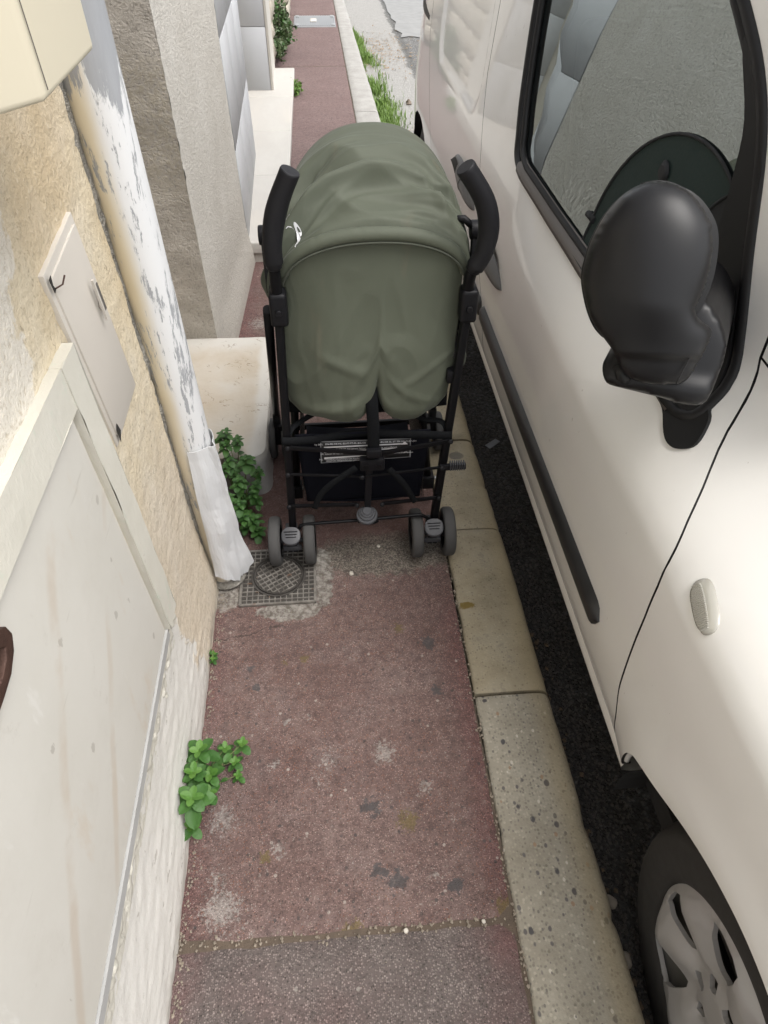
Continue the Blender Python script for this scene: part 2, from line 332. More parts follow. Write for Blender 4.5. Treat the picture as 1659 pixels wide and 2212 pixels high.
# ---- downpipe
def mk_pipe():
    m = MT('peeling_pipe_paint'); xs = m.xyz()
    n = m.noise(10, 6, .7, m.mapc((3.0, 3.0, .55))); n2 = m.noise(26, 6, .72, m.mapc((3.0, 3.0, .35)))
    cream = m.mix(m.noise(6, 4), (.64, .56, .40), (.72, .66, .53))
    side = m.rng(m.math('ADD', xs[0], m.math('MULTIPLY', n, .02)), -.335, -.305, 0, 1)
    cream = m.mix(side, cream, (.72, .725, .73))
    grey = m.mix(n2, (.27, .28, .295), (.40, .41, .43))
    pm = m.math('MULTIPLY', m.rng(n2, .535, .56, 0, 1), m.rng(m.math('ADD', n, m.math('MULTIPLY', side, .09)), .53, .60, 0, 1))
    top = m.rng(m.math('ADD', xs[2], m.math('MULTIPLY', n, .35)), 1.40, 1.42, 0, 1)
    pt = m.math('MULTIPLY', m.rng(n, .62, .64, 0, 1), m.rng(xs[2], 1.02, 1.1))
    mask = m.math('MAXIMUM', m.math('MAXIMUM', pm, top), pt)
    c = m.mix(mask, cream, grey)
    c = m.mix(m.rng(xs[2], .35, .05, 0, .5), c, (.50, .44, .34))
    return m.bsdf(c, m.rng(mask, 0, 1, .55, .7), m.bump(m.math('ADD', m.math('MULTIPLY', mask, -1), m.math('MULTIPLY', n2, .3)), .5, .0015))
MAT['pipe'] = mk_pipe()
def mk_paper():
    m = MT('crumpled_white_sheet'); n = m.noise(9, 5, .6, m.mapc((2, 2, .7), (0, 0, 0), (0, .3, 0)), .6)
    c = m.mix(m.noise(14, 4), (.55, .56, .57), (.65, .655, .665))
    return m.bsdf(c, .75, m.bump(n, .5, .006))
MAT['paper'] = mk_paper()
def mk_cabinet():
    m = MT('painted_cabinet'); xs = m.xyz(); n = m.noise(5, 6, .65); g = m.noise(16, 5, .7, m.mapc((1, 1, .35)))
    c = m.mix(n, (.52, .50, .445), (.61, .59, .545))
    c = m.mix(m.rng(m.noise(5, 5, .7, m.mapc((1, 1.6, .7), (3, 1, 2), (0.7, 0, 0))), .60, .72, 0, .45), c, (.52, .44, .35))
    c = m.mix(m.rng(m.noise(26, 4, .6, m.mapc((1, 1, .3), (1, 2, 0), (.6, 0, 0))), .70, .75, 0, .7), c, (.30, .27, .23))
    c = m.mix(m.rng(m.noise(40, 3, .6, m.mapc((1, .12, 1.2), (3, 2, 1), (.9, 0, 0))), .66, .74, 0, .35), c, (.38, .35, .30))
    c = m.mix(m.rng(m.noise(13, 6, .8), .60, .75, 0, .5), c, (.45, .42, .37))
    c = m.mix(m.rng(g, .62, .72, 0, .2), c, (.80, .79, .77))
    yy = m.math('MULTIPLY_ADD', xs[2], .1, xs[1]); sk = m.noise(70, 4, .7, m.mapc((1, 1, .35), (0, 0, 0), (.5, 0, 0)))
    mk = m.spots((yy, xs[2]), [(.62, .78, .007), (.76, .63, .008), (.86, .80, .006), (.55, .60, .007), (.82, .70, .005), (.50, .72, .006), (.84, .44, .006)], sk)
    c = m.mix(m.math('MULTIPLY', mk, .55), c, (.30, .275, .24))
    dr = m.math('ABSOLUTE', m.math('SUBTRACT', m.math('ADD', yy, m.math('MULTIPLY_ADD', m.noise(9, 3), .03, -.015)), m.math('MULTIPLY_ADD', xs[2], 1.15, -.02)))
    c = m.mix(m.math('MULTIPLY', m.rng(dr, .022, .006, 0, .5), m.rng(m.noise(5, 4), .42, .62)), c, (.47, .39, .30))
    dr2 = m.math('ABSOLUTE', m.math('SUBTRACT', m.math('ADD', yy, m.math('MULTIPLY_ADD', m.noise(9, 3), .03, -.015)), m.math('MULTIPLY_ADD', xs[2], 1.0, -.18)))
    c = m.mix(m.math('MULTIPLY', m.rng(dr2, .026, .006, 0, .45), m.rng(m.noise(6, 4), .40, .6)), c, (.45, .36, .27))
    c = m.mix(m.rng(m.noise(3, 6, .75), .50, .72, 0, .35), c, (.48, .45, .40))
    return m.bsdf(c, .62, m.bump(m.math('ADD', n, m.math('MULTIPLY', m.noise(120, 3), .1)), .3, .004))
MAT['cabinet'] = mk_cabinet()
def mk_frame():
    m = MT('cabinet_frame_paint'); n = m.noise(9, 6, .7); n2 = m.noise(35, 5, .7, m.mapc((1, 1, .4)))
    c = m.mix(n, (.53, .505, .43), (.62, .60, .535))
    c = m.mix(m.rng(n2, .58, .68, 0, .6), c, (.52, .56, .47))
    c = m.mix(m.rng(m.noise(22, 5, .75), .66, .7, 0, .6), c, (.34, .31, .27))
    return m.bsdf(c, .75, m.bump(m.math('ADD', n2, n), .4, .005))
MAT['frame'] = mk_frame()
MAT['meter'] = plain('meter_door_plastic', (.56, .52, .465), .5, .07, 7)
MAT['cream_box'] = plain('cream_box_plastic', (.64, .585, .455), .5, .05, 4)
MAT['dark_hole'] = plain('dark_gap', (.02, .018, .015), .9)
MAT['rust'] = plain('rusty_iron', (.075, .04, .03), .6, .5, 60, .5, .002, Metallic=.5)
MAT['iron'] = plain('cast_iron', (.06, .054, .048), .65, .45, 70, .5, .002, Metallic=.25)
def mk_rib():
    m = MT('worn_cast_iron'); n = m.noise(22, 6, .7)
    c = m.ramp(n, [(.3, (.09, .08, .07)), (.5, (.20, .185, .165)), (.7, (.32, .30, .27))])
    c = m.mix(m.rng(m.noise(30, 4), .62, .7, 0, .7), c, (.18, .09, .05))
    return m.bsdf(c, .6, m.bump(m.noise(120, 3), .4, .002), Metallic=.3)
MAT['iron_worn'] = mk_rib()
MAT['galv'] = plain('galvanised_cover', (.36, .37, .38), .5, .2, 30, .2, .001, Metallic=.3)
# ---- stroller
def mk_fabric():
    m = MT('olive_canvas'); n = m.noise(4, 5, .6)
    w = m.noise(900, 1); w2 = m.noise(6, 5, .65, m.mapc((1, 1, 1.3)), .8)
    cz_ = m.math('ABSOLUTE', m.math('SUBTRACT', m.noise(7, 3, .5, m.mapc((1, 1.2, 1.1), (2, 1, 5)), 1.2), .5)); cz = m.rng(cz_, .0, .06, 1, 0)
    c = m.mix(n, (.070, .079, .055), (.088, .098, .070))
    c = m.mix(m.rng(m.noise(5, 4, .6, m.mapc((2.2, 1, .6), (1, 3, 2))), .58, .75, 0, .45), c, (.125, .105, .072))
    return m.bsdf(c, .72, m.bump(w2, .16, .012, m.bump(w, .15, .0006)), Sheen_Weight=.12, Sheen_Roughness=.4, Sheen_Tint=(.8, .85, .8, 1))
MAT['olive'] = mk_fabric()
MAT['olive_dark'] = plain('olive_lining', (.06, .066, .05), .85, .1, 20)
MAT['black_metal'] = plain('black_painted_tube', (.004, .004, .005), .45, .2, 20, Specular_IOR_Level=.2)
MAT['grip'] = plain('black_foam_grip', (.008, .008, .010), .6, .15, 60, .1, .0005, Specular_IOR_Level=.35)
MAT['black_plastic'] = plain('black_plastic', (.006, .006, .0075), .5, .2, 30, Specular_IOR_Level=.25)
MAT['grey_plastic'] = plain('grey_pedal_plastic', (.05, .051, .057), .5, .15, 40, .15, .0006)
MAT['wheel_rubber'] = plain('grey_wheel_rubber', (.052, .051, .050), .8, .2, 30, .15, .0008)
MAT['navy'] = plain('navy_basket_fabric', (.0045, .005, .009), .9, .2, 10, .3, .003, Specular_IOR_Level=.15)
MAT['webbing'] = plain('black_webbing', (.005, .0055, .0065), .85, .2, 200, .4, .0008, Specular_IOR_Level=.15)
MAT['seat_black'] = plain('black_seat_fabric', (.004, .004, .0045), .95, .2, 10, Specular_IOR_Level=.1)
MAT['label_black'] = plain('label_black', (.012, .012, .013), .5)
MAT['label_grey'] = plain('label_grey', (.20, .205, .215), .5)
MAT['label_white'] = plain('label_white', (.62, .62, .63), .5)
MAT['steel'] = plain('steel', (.55, .55, .56), .3, .1, 40, Metallic=.9)
def mk_mesh_fabric():
    m = MT('mesh_netting'); v = m.voro(420, 'Distance', None, 'F1', 0.0)
    c = m.mix(m.rng(v, .35, .25, 0, 1), (.012, .012, .013), (.30, .25, .21)); return m.bsdf(c, .85)
MAT['netting'] = mk_mesh_fabric()
# ---- van
def mk_paint():
    m = MT('cream_white_car_paint'); n = m.noise(1.7, 5, .6); d = m.noise(45, 4, .7)
    c = m.mix(n, (.85, .835, .80), (.87, .855, .82))
    xs = m.xyz()
    c = m.mix(m.math('MULTIPLY', m.rng(xs[2], .35, .1, 0, .3), m.noise(9, 5, .7)), c, (.42, .37, .31))
    c = m.mix(m.rng(m.noise(60, 3, .6, m.mapc((1, 1, .6))), .735, .75, 0, .5), c, (.40, .36, .31))
    return m.bsdf(c, m.rng(d, .3, .7, .38, .5), m.bump(n, .04, .01), Coat_Weight=.85, Coat_Roughness=.035, Coat_IOR=1.5)
MAT['paint'] = mk_paint()
MAT['van_black'] = plain('van_black_plastic', (.009, .0088, .009), .5, .12, 14, .06, .0006, Specular_IOR_Level=.3)
MAT['van_mould'] = plain('van_grey_moulding', (.020, .0195, .0195), .45, .12, 8)
MAT['mirror_black'] = plain('mirror_black_plastic', (.007, .0068, .0075), .36, .2, 9, .03, .0005, Specular_IOR_Level=.30)
MAT['handle_brown'] = plain('door_handle_plastic', (.07, .064, .058), .42, .15, 12)
MAT['rubber'] = plain('tyre_rubber', (.022, .02, .018), .75, .3, 40, .2, .001)
MAT['seal_gap_shade'] = plain('window_seal', (.011, .0105, .011), .5, .2, 20, Specular_IOR_Level=.3)  # rubber seals, and the black that shades the panel gaps
MAT['trim_brown'] = plain('weatherstrip', (.10, .088, .08), .4, .15, 10)
MAT['hubcap'] = plain('silver_hubcap', (.40, .385, .375), .42, .15, 8, Metallic=.3)
MAT['underbody'] = plain('underbody', (.012, .011, .011), .9)
MAT['interior'] = plain('van_interior', (.02, .021, .023), .8)
MAT['lens_clear'] = plain('indicator_lens', (.50, .48, .42), .18, .1, 12, Coat_Weight=1.0, Transmission_Weight=.25)
def mk_glass(name, tint, ior):
    m = MT(name); tr = m.n('ShaderNodeBsdfTransparent'); tr.inputs[0].default_value = (*tint, 1)
    gl = m.n('ShaderNodeBsdfGlossy'); gl.inputs['Roughness'].default_value = .004; gl.inputs['Color'].default_value = (.90, .985, .975, 1)
    fr = m.n('ShaderNodeFresnel'); fr.inputs[0].default_value = ior
    mx = m.n('ShaderNodeMixShader'); m.t.links.new(fr.outputs[0], mx.inputs[0]); m.t.links.new(tr.outputs[0], mx.inputs[1]); m.t.links.new(gl.outputs[0], mx.inputs[2])
    m.t.links.new(mx.outputs[0], m.out.inputs[0]); return m.m
MAT['glass'] = mk_glass('van_glass', (.46, .56, .52), 3.7)
MAT['shade'] = plain('sunshade_mesh', (.012, .026, .023), .8, .3, 200)
MAT['sticker'] = plain('windscreen_card', (.62, .78, .72), .6, .05, 10)
MAT['sticker_green'] = plain('card_green', (.02, .16, .08), .6, .05, 10)
MAT['sticker_black'] = plain('card_black', (.015, .015, .015), .6, .05, 10)
# ---- plants
def mk_leaf(name, a, b):
    m = MT(name); oi = m.n('ShaderNodeObjectInfo').outputs['Random']; xs = m.xyz()
    gn = m.n('ShaderNodeNewGeometry').outputs['Random Per Island']
    c = m.mix(m.math('MULTIPLY_ADD', oi, .6, m.math('MULTIPLY', gn, .4)), a, b)
    w = m.n('ShaderNodeTexWave'); w.inputs['Scale'].default_value = 60; w.inputs['Distortion'].default_value = 2
    m.put(w.inputs['Vector'], m.co)
    return m.bsdf(c, .5, m.bump(w.outputs['Fac'], .2, .002), Subsurface_Weight=.0, Transmission_Weight=.0)
MAT['leaf'] = mk_leaf('bright_leaf', (.022, .080, .010), (.055, .145, .024))
MAT['leaf_young'] = mk_leaf('young_leaf', (.055, .15, .02), (.095, .20, .033))
MAT['leaf_dark'] = mk_leaf('dark_leaf', (.026, .082, .016), (.062, .15, .03))
MAT['leaf_shrub'] = mk_leaf('shrub_leaf', (.045, .075, .028), (.11, .15, .06))
MAT['leaf_brown'] = mk_leaf('dry_sprig', (.09, .06, .045), (.18, .14, .10))
MAT['grass'] = mk_leaf('grass_blade', (.06, .15, .02), (.20, .30, .06))
MAT['stem'] = plain('stem', (.10, .12, .04), .7)
MAT['dry_leaf'] = plain('dry_leaf', (.30, .21, .12), .8, .4, 40)
MAT['stone'] = mk_stucco('rubble_stone', (.50, .45, .36), (.64, .60, .52), 40, .012, (.36, .31, .24))

# ------------------------------------------------------------------ mesh helper
def link(name, me, mat=None, parent=None, loc=None):
    o = bpy.data.objects.new(name, me); COL.objects.link(o)
    if mat is not None and me is not None and not me.materials: me.materials.append(MAT[mat] if isinstance(mat, str) else mat)
    if parent is not None:
        o.parent = parent; o.matrix_parent_inverse = inv_of(parent)
    return o
ROOTM = {}
def inv_of(p):
    m = Matrix.Identity(4); q = p
    while q is not None:
        if q.name in ROOTM: m = ROOTM[q.name].inverted()
        q = q.parent
    return m if p.parent is None else Matrix.Identity(4)
def root(name, label, cat, loc=(0, 0, 0), group=None):
    o = bpy.data.objects.new(name, None); COL.objects.link(o); o.location = loc; o.empty_display_size = .1
    ROOTM[o.name] = Matrix.Translation(loc)
    return tag(o, label, cat, group)
def tag(o, label, cat, group=None, kind=None):
    o['label'] = label; o['category'] = cat
    if group: o['group'] = group
    if kind: o['kind'] = kind
    return o
def struct(o, label, cat): return tag(o, label, cat, kind='structure')
class MB:
    def __init__(s): s.v = []; s.f = []; s.sm = []
    def add(s, vs, fs, smooth=False):
        b = len(s.v); s.v += [tuple(v) for v in vs]
        for f in fs: s.f.append(tuple(b+i for i in f)); s.sm.append(smooth)
        return s
    def box(s, lo, hi, M=None):
        vs = [Vector((x, y, z)) for z in (lo[2], hi[2]) for y in (lo[1], hi[1]) for x in (lo[0], hi[0])]
        if M: vs = [M @ v for v in vs]
        return s.add(vs, [(0, 2, 3, 1), (4, 5, 7, 6), (0, 1, 5, 4), (2, 6, 7, 3), (0, 4, 6, 2), (1, 3, 7, 5)])
    def bar(s, a, b, w, h, up=(0, 0, 1)):
        a, b = Vector(a), Vector(b); d = (b-a); L = d.length; d.normalize()
        sd = d.cross(Vector(up)); sd.normalize(); u = sd.cross(d)
        M = Matrix((sd, d, u)).transposed().to_4x4(); M.translation = a
        return s.box((-w/2, 0, -h/2), (w/2, L, h/2), M)
    def tube(s, pts, r, n=12, cap=True, closed=False, flat=1.0, nrm=None):
        pts = [Vector(p) for p in pts]; N = len(pts); rs = r if isinstance(r, (list, tuple)) else [r]*N
        rings = []; prev = None
        for i, p in enumerate(pts):
            if closed: t = pts[(i+1) % N]-pts[i-1]
            else: t = pts[min(i+1, N-1)]-pts[max(i-1, 0)]
            t.normalize()
            if prev is None:
                ref = Vector(nrm) if nrm else (Vector((0, 0, 1)) if abs(t.z) < .9 else Vector((0, 1, 0)))
                u = ref-t*ref.dot(t); u.normalize()
            else:
                u = prev-t*prev.dot(t); u.normalize()
            prev = u; w = t.cross(u)
            rings.append([p+(u*math.cos(2*math.pi*k/n)*flat+w*math.sin(2*math.pi*k/n))*rs[i] for k in range(n)])
        b = len(s.v); s.v += [tuple(v) for rg in rings for v in rg]
        for i in range(N if closed else N-1):
            j = (i+1) % N
            for k in range(n):
                k2 = (k+1) % n; s.f.append((b+i*n+k, b+i*n+k2, b+j*n+k2, b+j*n+k)); s.sm.append(True)
        if cap and not closed:
            s.f.append(tuple(b+k for k in range(n))[::-1]); s.sm.append(False)
            s.f.append(tuple(b+(N-1)*n+k for k in range(n))); s.sm.append(False)
        return s
    def lathe(s, prof, c, axis=(1, 0, 0), n=32, smooth=True):
        ax = Vector(axis).normalized(); u = Vector((0, 0, 1)) if abs(ax.z) < .9 else Vector((0, 1, 0)); u = (u-ax*u.dot(ax)).normalized(); w = ax.cross(u); c = Vector(c)
        b = len(s.v)
        for (r, h) in prof:
            for k in range(n):
                a = 2*math.pi*k/n; s.v.append(tuple(c+ax*h+(u*math.cos(a)+w*math.sin(a))*r))
        for i in range(len(prof)-1):
            for k in range(n):
                k2 = (k+1) % n; s.f.append((b+i*n+k, b+i*n+k2, b+(i+1)*n+k2, b+(i+1)*n+k)); s.sm.append(smooth)
        return s
    def grid(s, fn, nu, nv, smooth=True):
        b = len(s.v)
        for i in range(nu+1):
            for j in range(nv+1): s.v.append(tuple(fn(i/nu, j/nv)))
        for i in range(nu):
            for j in range(nv):
                a = b+i*(nv+1)+j; s.f.append((a, a+nv+1, a+nv+2, a+1)); s.sm.append(smooth)
        return s
    def prism(s, pts, off, smooth=False):
        n = len(pts); P = [Vector(p) for p in pts]; off = Vector(off); b = len(s.v)
        s.v += [tuple(p) for p in P]+[tuple(p+off) for p in P]
        s.f.append(tuple(range(b, b+n))); s.sm.append(False)
        s.f.append(tuple(range(b+2*n-1, b+n-1, -1))); s.sm.append(False)
        for i in range(n):
            j = (i+1) % n; s.f.append((b+i, b+n+i, b+n+j, b+j)); s.sm.append(smooth)
        return s
    def mesh(s, name, fix=True, bevel=0, seg=2):
        me = bpy.data.meshes.new(name); me.from_pydata(s.v, [], s.f)
        me.polygons.foreach_set('use_smooth', s.sm)
        if fix or bevel:
            bm = bmesh.new(); bm.from_mesh(me)
            if fix: bmesh.ops.recalc_face_normals(bm, faces=bm.faces)
            if bevel:
                ed = [e for e in bm.edges if len(e.link_faces) == 2 and e.calc_face_angle(0) > .6]
                bmesh.ops.bevel(bm, geom=ed, offset=bevel, segments=seg, profile=.6, affect='EDGES', clamp_overlap=True)
                for f in bm.faces: f.smooth = True
            bm.to_mesh(me); bm.free()
        me.update(); return me
    def obj(s, name, mat, parent=None, bevel=0, fix=True, seg=2, sharp=None):
        me = s.mesh(name, fix, bevel, seg)
        if bevel: me.set_sharp_from_angle(angle=R(50))
        if sharp: me.set_sharp_from_angle(angle=R(sharp))
        return link(name, me, mat, parent)
def copy_child(src, M, parent):
    c = bpy.data.objects.new(src.name.split('.')[0], src.data); COL.objects.link(c); c.parent = parent
    c.matrix_parent_inverse = inv_of(parent); c.matrix_basis = M; return c
def lerp(a, b, t): return a+(b-a)*t
def sstep(a, b, x):
    t = max(0, min(1, (x-a)/(b-a))); return t*t*(3-2*t)
def interp(x, xs, ys):
    if x <= xs[0]: return ys[0]
    for i in range(len(xs)-1):
        if x <= xs[i+1]: return lerp(ys[i], ys[i+1], (x-xs[i])/(xs[i+1]-xs[i]))
    return ys[-1]
def smooth_path(pts, k=6, closed=False):
    P = [Vector(p) for p in pts]; out = []; n = len(P)
    for i in range(n if closed else n-1):
        if closed: p0, p1, p2, p3 = P[i-1], P[i], P[(i+1) % n], P[(i+2) % n]
        else: p0, p1, p2, p3 = P[max(i-1, 0)], P[i], P[i+1], P[min(i+2, n-1)]
        for j in range(k):
            t = j/k
            out.append(.5*((2*p1)+(-p0+p2)*t+(2*p0-5*p1+4*p2-p3)*t*t+(-p0+3*p1-3*p2+p3)*t**3))
    if not closed: out.append(P[-1])
    return out
def S(x, y, z): return Vector((x, y-.1*z, z))       # house walls lean back against the falling street
def nz(x, y, z=0, sc=1): return noise.noise(Vector((x*sc, y*sc, z*sc)))

# ================================================================== GROUND
KY = [-1.5, .2, .9, 1.35, 1.9, 5.6, 9.9, 14]
def ki(y): return interp(y, KY, [.29, .295, .303, .306, .302, .264, .250, .235])
def ko(y): return interp(y, KY, [.50, .499, .491, .487, .476, .456, .405, .37])
mb = MB(); mb.add([(-60, -30, -.151), (90, -30, -.151), (90, 160, -.151), (-60, 160, -.151)], [(0, 1, 2, 3)])
struct(mb.obj('ground', 'road', None), 'wide asphalt ground sheet reaching past the street', 'ground')
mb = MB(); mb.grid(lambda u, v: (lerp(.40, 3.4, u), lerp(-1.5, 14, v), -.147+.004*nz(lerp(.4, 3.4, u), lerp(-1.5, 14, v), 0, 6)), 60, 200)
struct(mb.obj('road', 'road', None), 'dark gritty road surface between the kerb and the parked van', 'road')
mb = MB()   # bright painted patch far up the road
mb.grid(lambda u, v: (lerp(.98, 2.6, u)+.08*nz(v*9, 1), lerp(9.6, 13, v)+.15*nz(u*7, 5), -.139), 14, 14)
struct(mb.obj('road_marking', plain('worn_white_paint', (.27, .27, .265), .8, .3, 12, .3, .002)), 'worn white paint patch on the far road surface', 'road marking')
# pavement sections
def pave(name, y0, y1, mat, label, zz=0.0):
    def f(u, v):
        y = lerp(y0, y1, v); x = lerp(-1.4, ki(y)-.006, u); e = 0
        edge = min(v*(y1-y0), (1-v)*(y1-y0))
        if edge < .012: e = -.007*(1-edge/.012)
        if u > .985: e -= .004
        wob = .006*nz(x*14, y0*3) if v in (0, 1) else 0
        return (x+.003*nz(y*18, 3), y+(wob if 0 < v else wob), zz+.0035*nz(x, y, 0, 3)+.0012*nz(x, y, 2, 22)+e)
    nv = max(8, int((y1-y0)/.03)); mb = MB(); mb.grid(f, 64, nv)
    o = mb.obj(name, mat, None); struct(o, label, 'pavement'); return o
pave('pavement', -1.4, .392, 'pave_grey', 'greyer speckled pavement strip nearest the viewer, before the dirt joint')
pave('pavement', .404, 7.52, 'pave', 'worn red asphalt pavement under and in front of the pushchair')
pave('pavement', 7.535, 10.15, 'pave', 'far red pavement section holding the ribbed cover')
pave('pavement', 10.165, 14, 'pave', 'farthest red pavement section at the top of the picture')
mb = MB(); mb.box((-1.4, -1.4, -.15), (.30, 14, -.0062))
struct(mb.obj('pavement_bed', 'dirt'), 'dirt bed showing in the pavement joints', 'pavement bed')
# kerb stones
kerb = root('kerb', 'row of kerb stones between red pavement and road', 'kerb', (.4, 0, 0)); kerb['kind'] = 'structure'
KJ = [-1.3, -.15, .889, 1.455, 1.892, 2.52, 3.35, 4.2, 5.1, 6.0, 6.95, 7.9, 8.9, 9.3, 10.2, 11.2, 12.5, 14]
for i in range(len(KJ)-1):
    a, b = KJ[i]+.0035, KJ[i+1]-.0035
    mt = 'kerb_coarse' if b < 1 else ('kerb_plain' if b < 3.4 else 'kerb_far')
    dz = random.uniform(-.003, .003)+.004; sd = i*7.3
    def prof(y):
        xi, xo = ki(y)+.002, ko(y); w = xo-xi
        return [(xi, -.03), (xi, -.006), (xi+.006, 0), (xi+.3*w, .001), (xi+.6*w, .001), (xo-.04, .0), (xo-.024, -.002), (xo-.012, -.008), (xo-.004, -.018), (xo, -.035), (xo+.003, -.09), (xo+.004, -.155)]
    def f(u, v):
        y = lerp(a, b, v); pr = prof(y); k = u*(len(pr)-1); q = pr[int(round(k))]
        edge = min(v, 1-v)*(b-a); e = -.006*(1-edge/.01) if edge < .01 else 0
        r = .0022*nz(q[0]*6, y*6, sd)+.0012*nz(q[0]*30, y*30, sd)
        chip = max(0, nz(y*22, sd, 3)-.28)*.016 if 6 <= round(k) <= 9 else 0
        return (q[0]+(r if round(k) > 4 else .003*nz(y*15, sd))-chip, y, q[1]+dz+e+r*.5-chip*.4)
    nv = max(6, int((b-a)/.015)); mb = MB(); mb.grid(f, 11, nv)
    def endcap(yy): return [(q[0], yy, q[1]+dz-.006) for q in prof(yy)]
    for yy in (a, b):
        pr = endcap(yy); mb.add(pr, [tuple(range(len(pr)))])
    mb.obj('kerb_stone', mt, kerb)
# loose grit in joints, at wall foot and in the gutter (uncountable)
def rock(mb, c, r, seed, fl=.7):
    vs = []; fs = [(0, 2, 4), (2, 1, 4), (1, 3, 4), (3, 0, 4), (2, 0, 5), (1, 2, 5), (3, 1, 5), (0, 3, 5)]
    rd = random.Random(seed); an = rd.uniform(0, 6.3)
    for d in [(1, 0, 0), (-1, 0, 0), (0, 1, 0), (0, -1, 0), (0, 0, 1), (0, 0, -1)]:
        k = rd.uniform(.6, 1.25)*r; x, y = d[0]*math.cos(an)-d[1]*math.sin(an), d[0]*math.sin(an)+d[1]*math.cos(an)
        vs.append((c[0]+x*k, c[1]+y*k*1.2, c[2]+d[2]*k*fl))
    mb.add(vs, fs, False)
mb = MB(); rd = random.Random(3)
for i in range(120):
    x = rd.uniform(-.36, .30); y = .398+rd.gauss(0, .006); rock(mb, (x, y, -.002), rd.uniform(.0012, .0042), i)
for i in range(260):
    y = rd.uniform(.1, 1.4); rock(mb, (ki(y)-.002+rd.gauss(0, .004), y, -.001), rd.uniform(.001, .0035), i+500)
for i in range(300):
    y = rd.uniform(.2, 1.25); rock(mb, (-.345+abs(rd.gauss(0, .010)), y, .002), rd.uniform(.001, .0035), i+900)
for i in range(260):
    y = rd.uniform(.2, 1.45); x = rd.uniform(-.33, .29); rock(mb, (x, y, .002), rd.uniform(.0006, .0018), i+1500)
o = mb.obj('grit', 'grit'); tag(o, 'loose pale grit scattered in joints and over the red pavement', 'grit', kind='stuff')
mb = MB()
for i in range(5200):
    y = rd.uniform(.1, 3.0); x = ko(y)+.004+abs(rd.gauss(0, .09)); rock(mb, (x, y, -.146), rd.uniform(.0015, .006), i+4000, .8)
o = mb.obj('gutter_gravel', 'dark_gravel'); tag(o, 'dark loose gravel lying in the gutter under the van', 'gravel', kind='stuff')
for i, (x, y, r, lb) in enumerate([(.082, .393, .0050, 'larger white pebble in the pavement dirt joint'), (.234, .396, .0038, 'smaller white pebble in the pavement joint by the kerb'), (.105, 1.40, .0055, 'white stone chip on grey repair under the pushchair'), (.022, 1.30, .006, 'white angular chip on grey repair before the pushchair'), (.530, .34, .014, 'light brown stone in gutter against the near kerb'), (.535, .45, .012, 'orange stone lying in gutter near the van tyre')]):
    mb = MB(); rock(mb, (x, y, .004 if x < .45 else -.138), r, i+77, .6)
    me = mb.mesh('pebble'); bm = bmesh.new(); bm.from_mesh(me); bmesh.ops.subdivide_edges(bm, edges=bm.edges, cuts=2, use_grid_fill=True, smooth=.8); bm.to_mesh(me); bm.free()
    me.polygons.foreach_set('use_smooth', [True]*len(me.polygons))
    tag(link('pebble', me, 'pebble_white' if x < .45 else 'grit'), lb, 'pebble')
mb = MB()
for i in range(170):
    y = rd.uniform(.15, 1.2); x = ko(y)+.006+abs(rd.gauss(0, .025)); rock(mb, (x, y, -.142), rd.uniform(.003, .010), i+9900, .75)
o = mb.obj('gutter_stones', plain('brown_stones', (.11, .075, .045), .8, .6, 30, .3, .002)); tag(o, 'brown pebbles and crumbs gathered along the near kerb foot', 'gravel', kind='stuff')
# drain cover
CX, CY = -.184, 1.305
dc = root('drain_cover', 'square cast iron drain cover with round centre lid under the pushchair wheel', 'drain cover', (CX, CY, 0))
mb = MB(); mb.box((CX-.105, CY-.102, -.01), (CX+.105, CY+.102, .0035)); mb.obj('plate', 'iron', dc, bevel=.0015)
mb = MB()
for sx in (-1, 1):
    mb.box((CX+sx*.102-.0035, CY-.1, .003), (CX+sx*.102+.0035, CY+.1, .0085)); mb.box((CX-.1, CY+sx*.099-.003, .003), (CX+.1, CY+sx*.099+.003, .0085))
mb.obj('rim', 'iron_worn', dc)
mb = MB(); n = 13
for i in range(1, n):
    t = -.1+.2*i/n; c = .0725
    for ax in (0, 1):
        segs = [(-.1, .1)] if abs(t) > c else [(-.1, -math.sqrt(c*c-t*t)), (math.sqrt(c*c-t*t), .1)]
        for a, b in segs:
            if ax == 0: mb.box((CX+t-.0013, CY+a, .003), (CX+t+.0013, CY+b, .0075))
            else: mb.box((CX+a, CY+t-.0013, .003), (CX+b, CY+t+.0013, .0074))
mb.obj('rib_grid', 'iron_worn', dc)
lid = MB(); lid.lathe([(.0, .0045), (.064, .0045), (.0645, .009), (.068, .0095), (.0685, .004), (.0715, .004), (.072, .0088), (.0765, .0085), (.077, .0)], (CX, CY, 0), (0, 0, 1), 48)
lidp = lid.obj('round_lid', 'iron', dc, sharp=40)
mb = MB(); A = R(32)
for i in range(-4, 5):
    t = i*.0145; q = math.sqrt(max(0, .062**2-t*t))
    for ax in (0, 1):
        Mx = Matrix.Translation((CX, CY, 0)) @ Matrix.Rotation(A+(math.pi/2 if ax else 0), 4, 'Z')
        mb.box((-q, t-.0013, .0042), (q, t+.0013, .0085-.0002*ax), Mx)
mb.obj('lid_ribs', 'iron_worn', lidp)
mb = MB(); mb.lathe([(0, .0095), (.006, .0095), (.0062, .004)], (CX+.004, CY-.006, 0), (0, 0, 1), 8); mb.obj('lifting_hole', 'dark_hole', lidp)
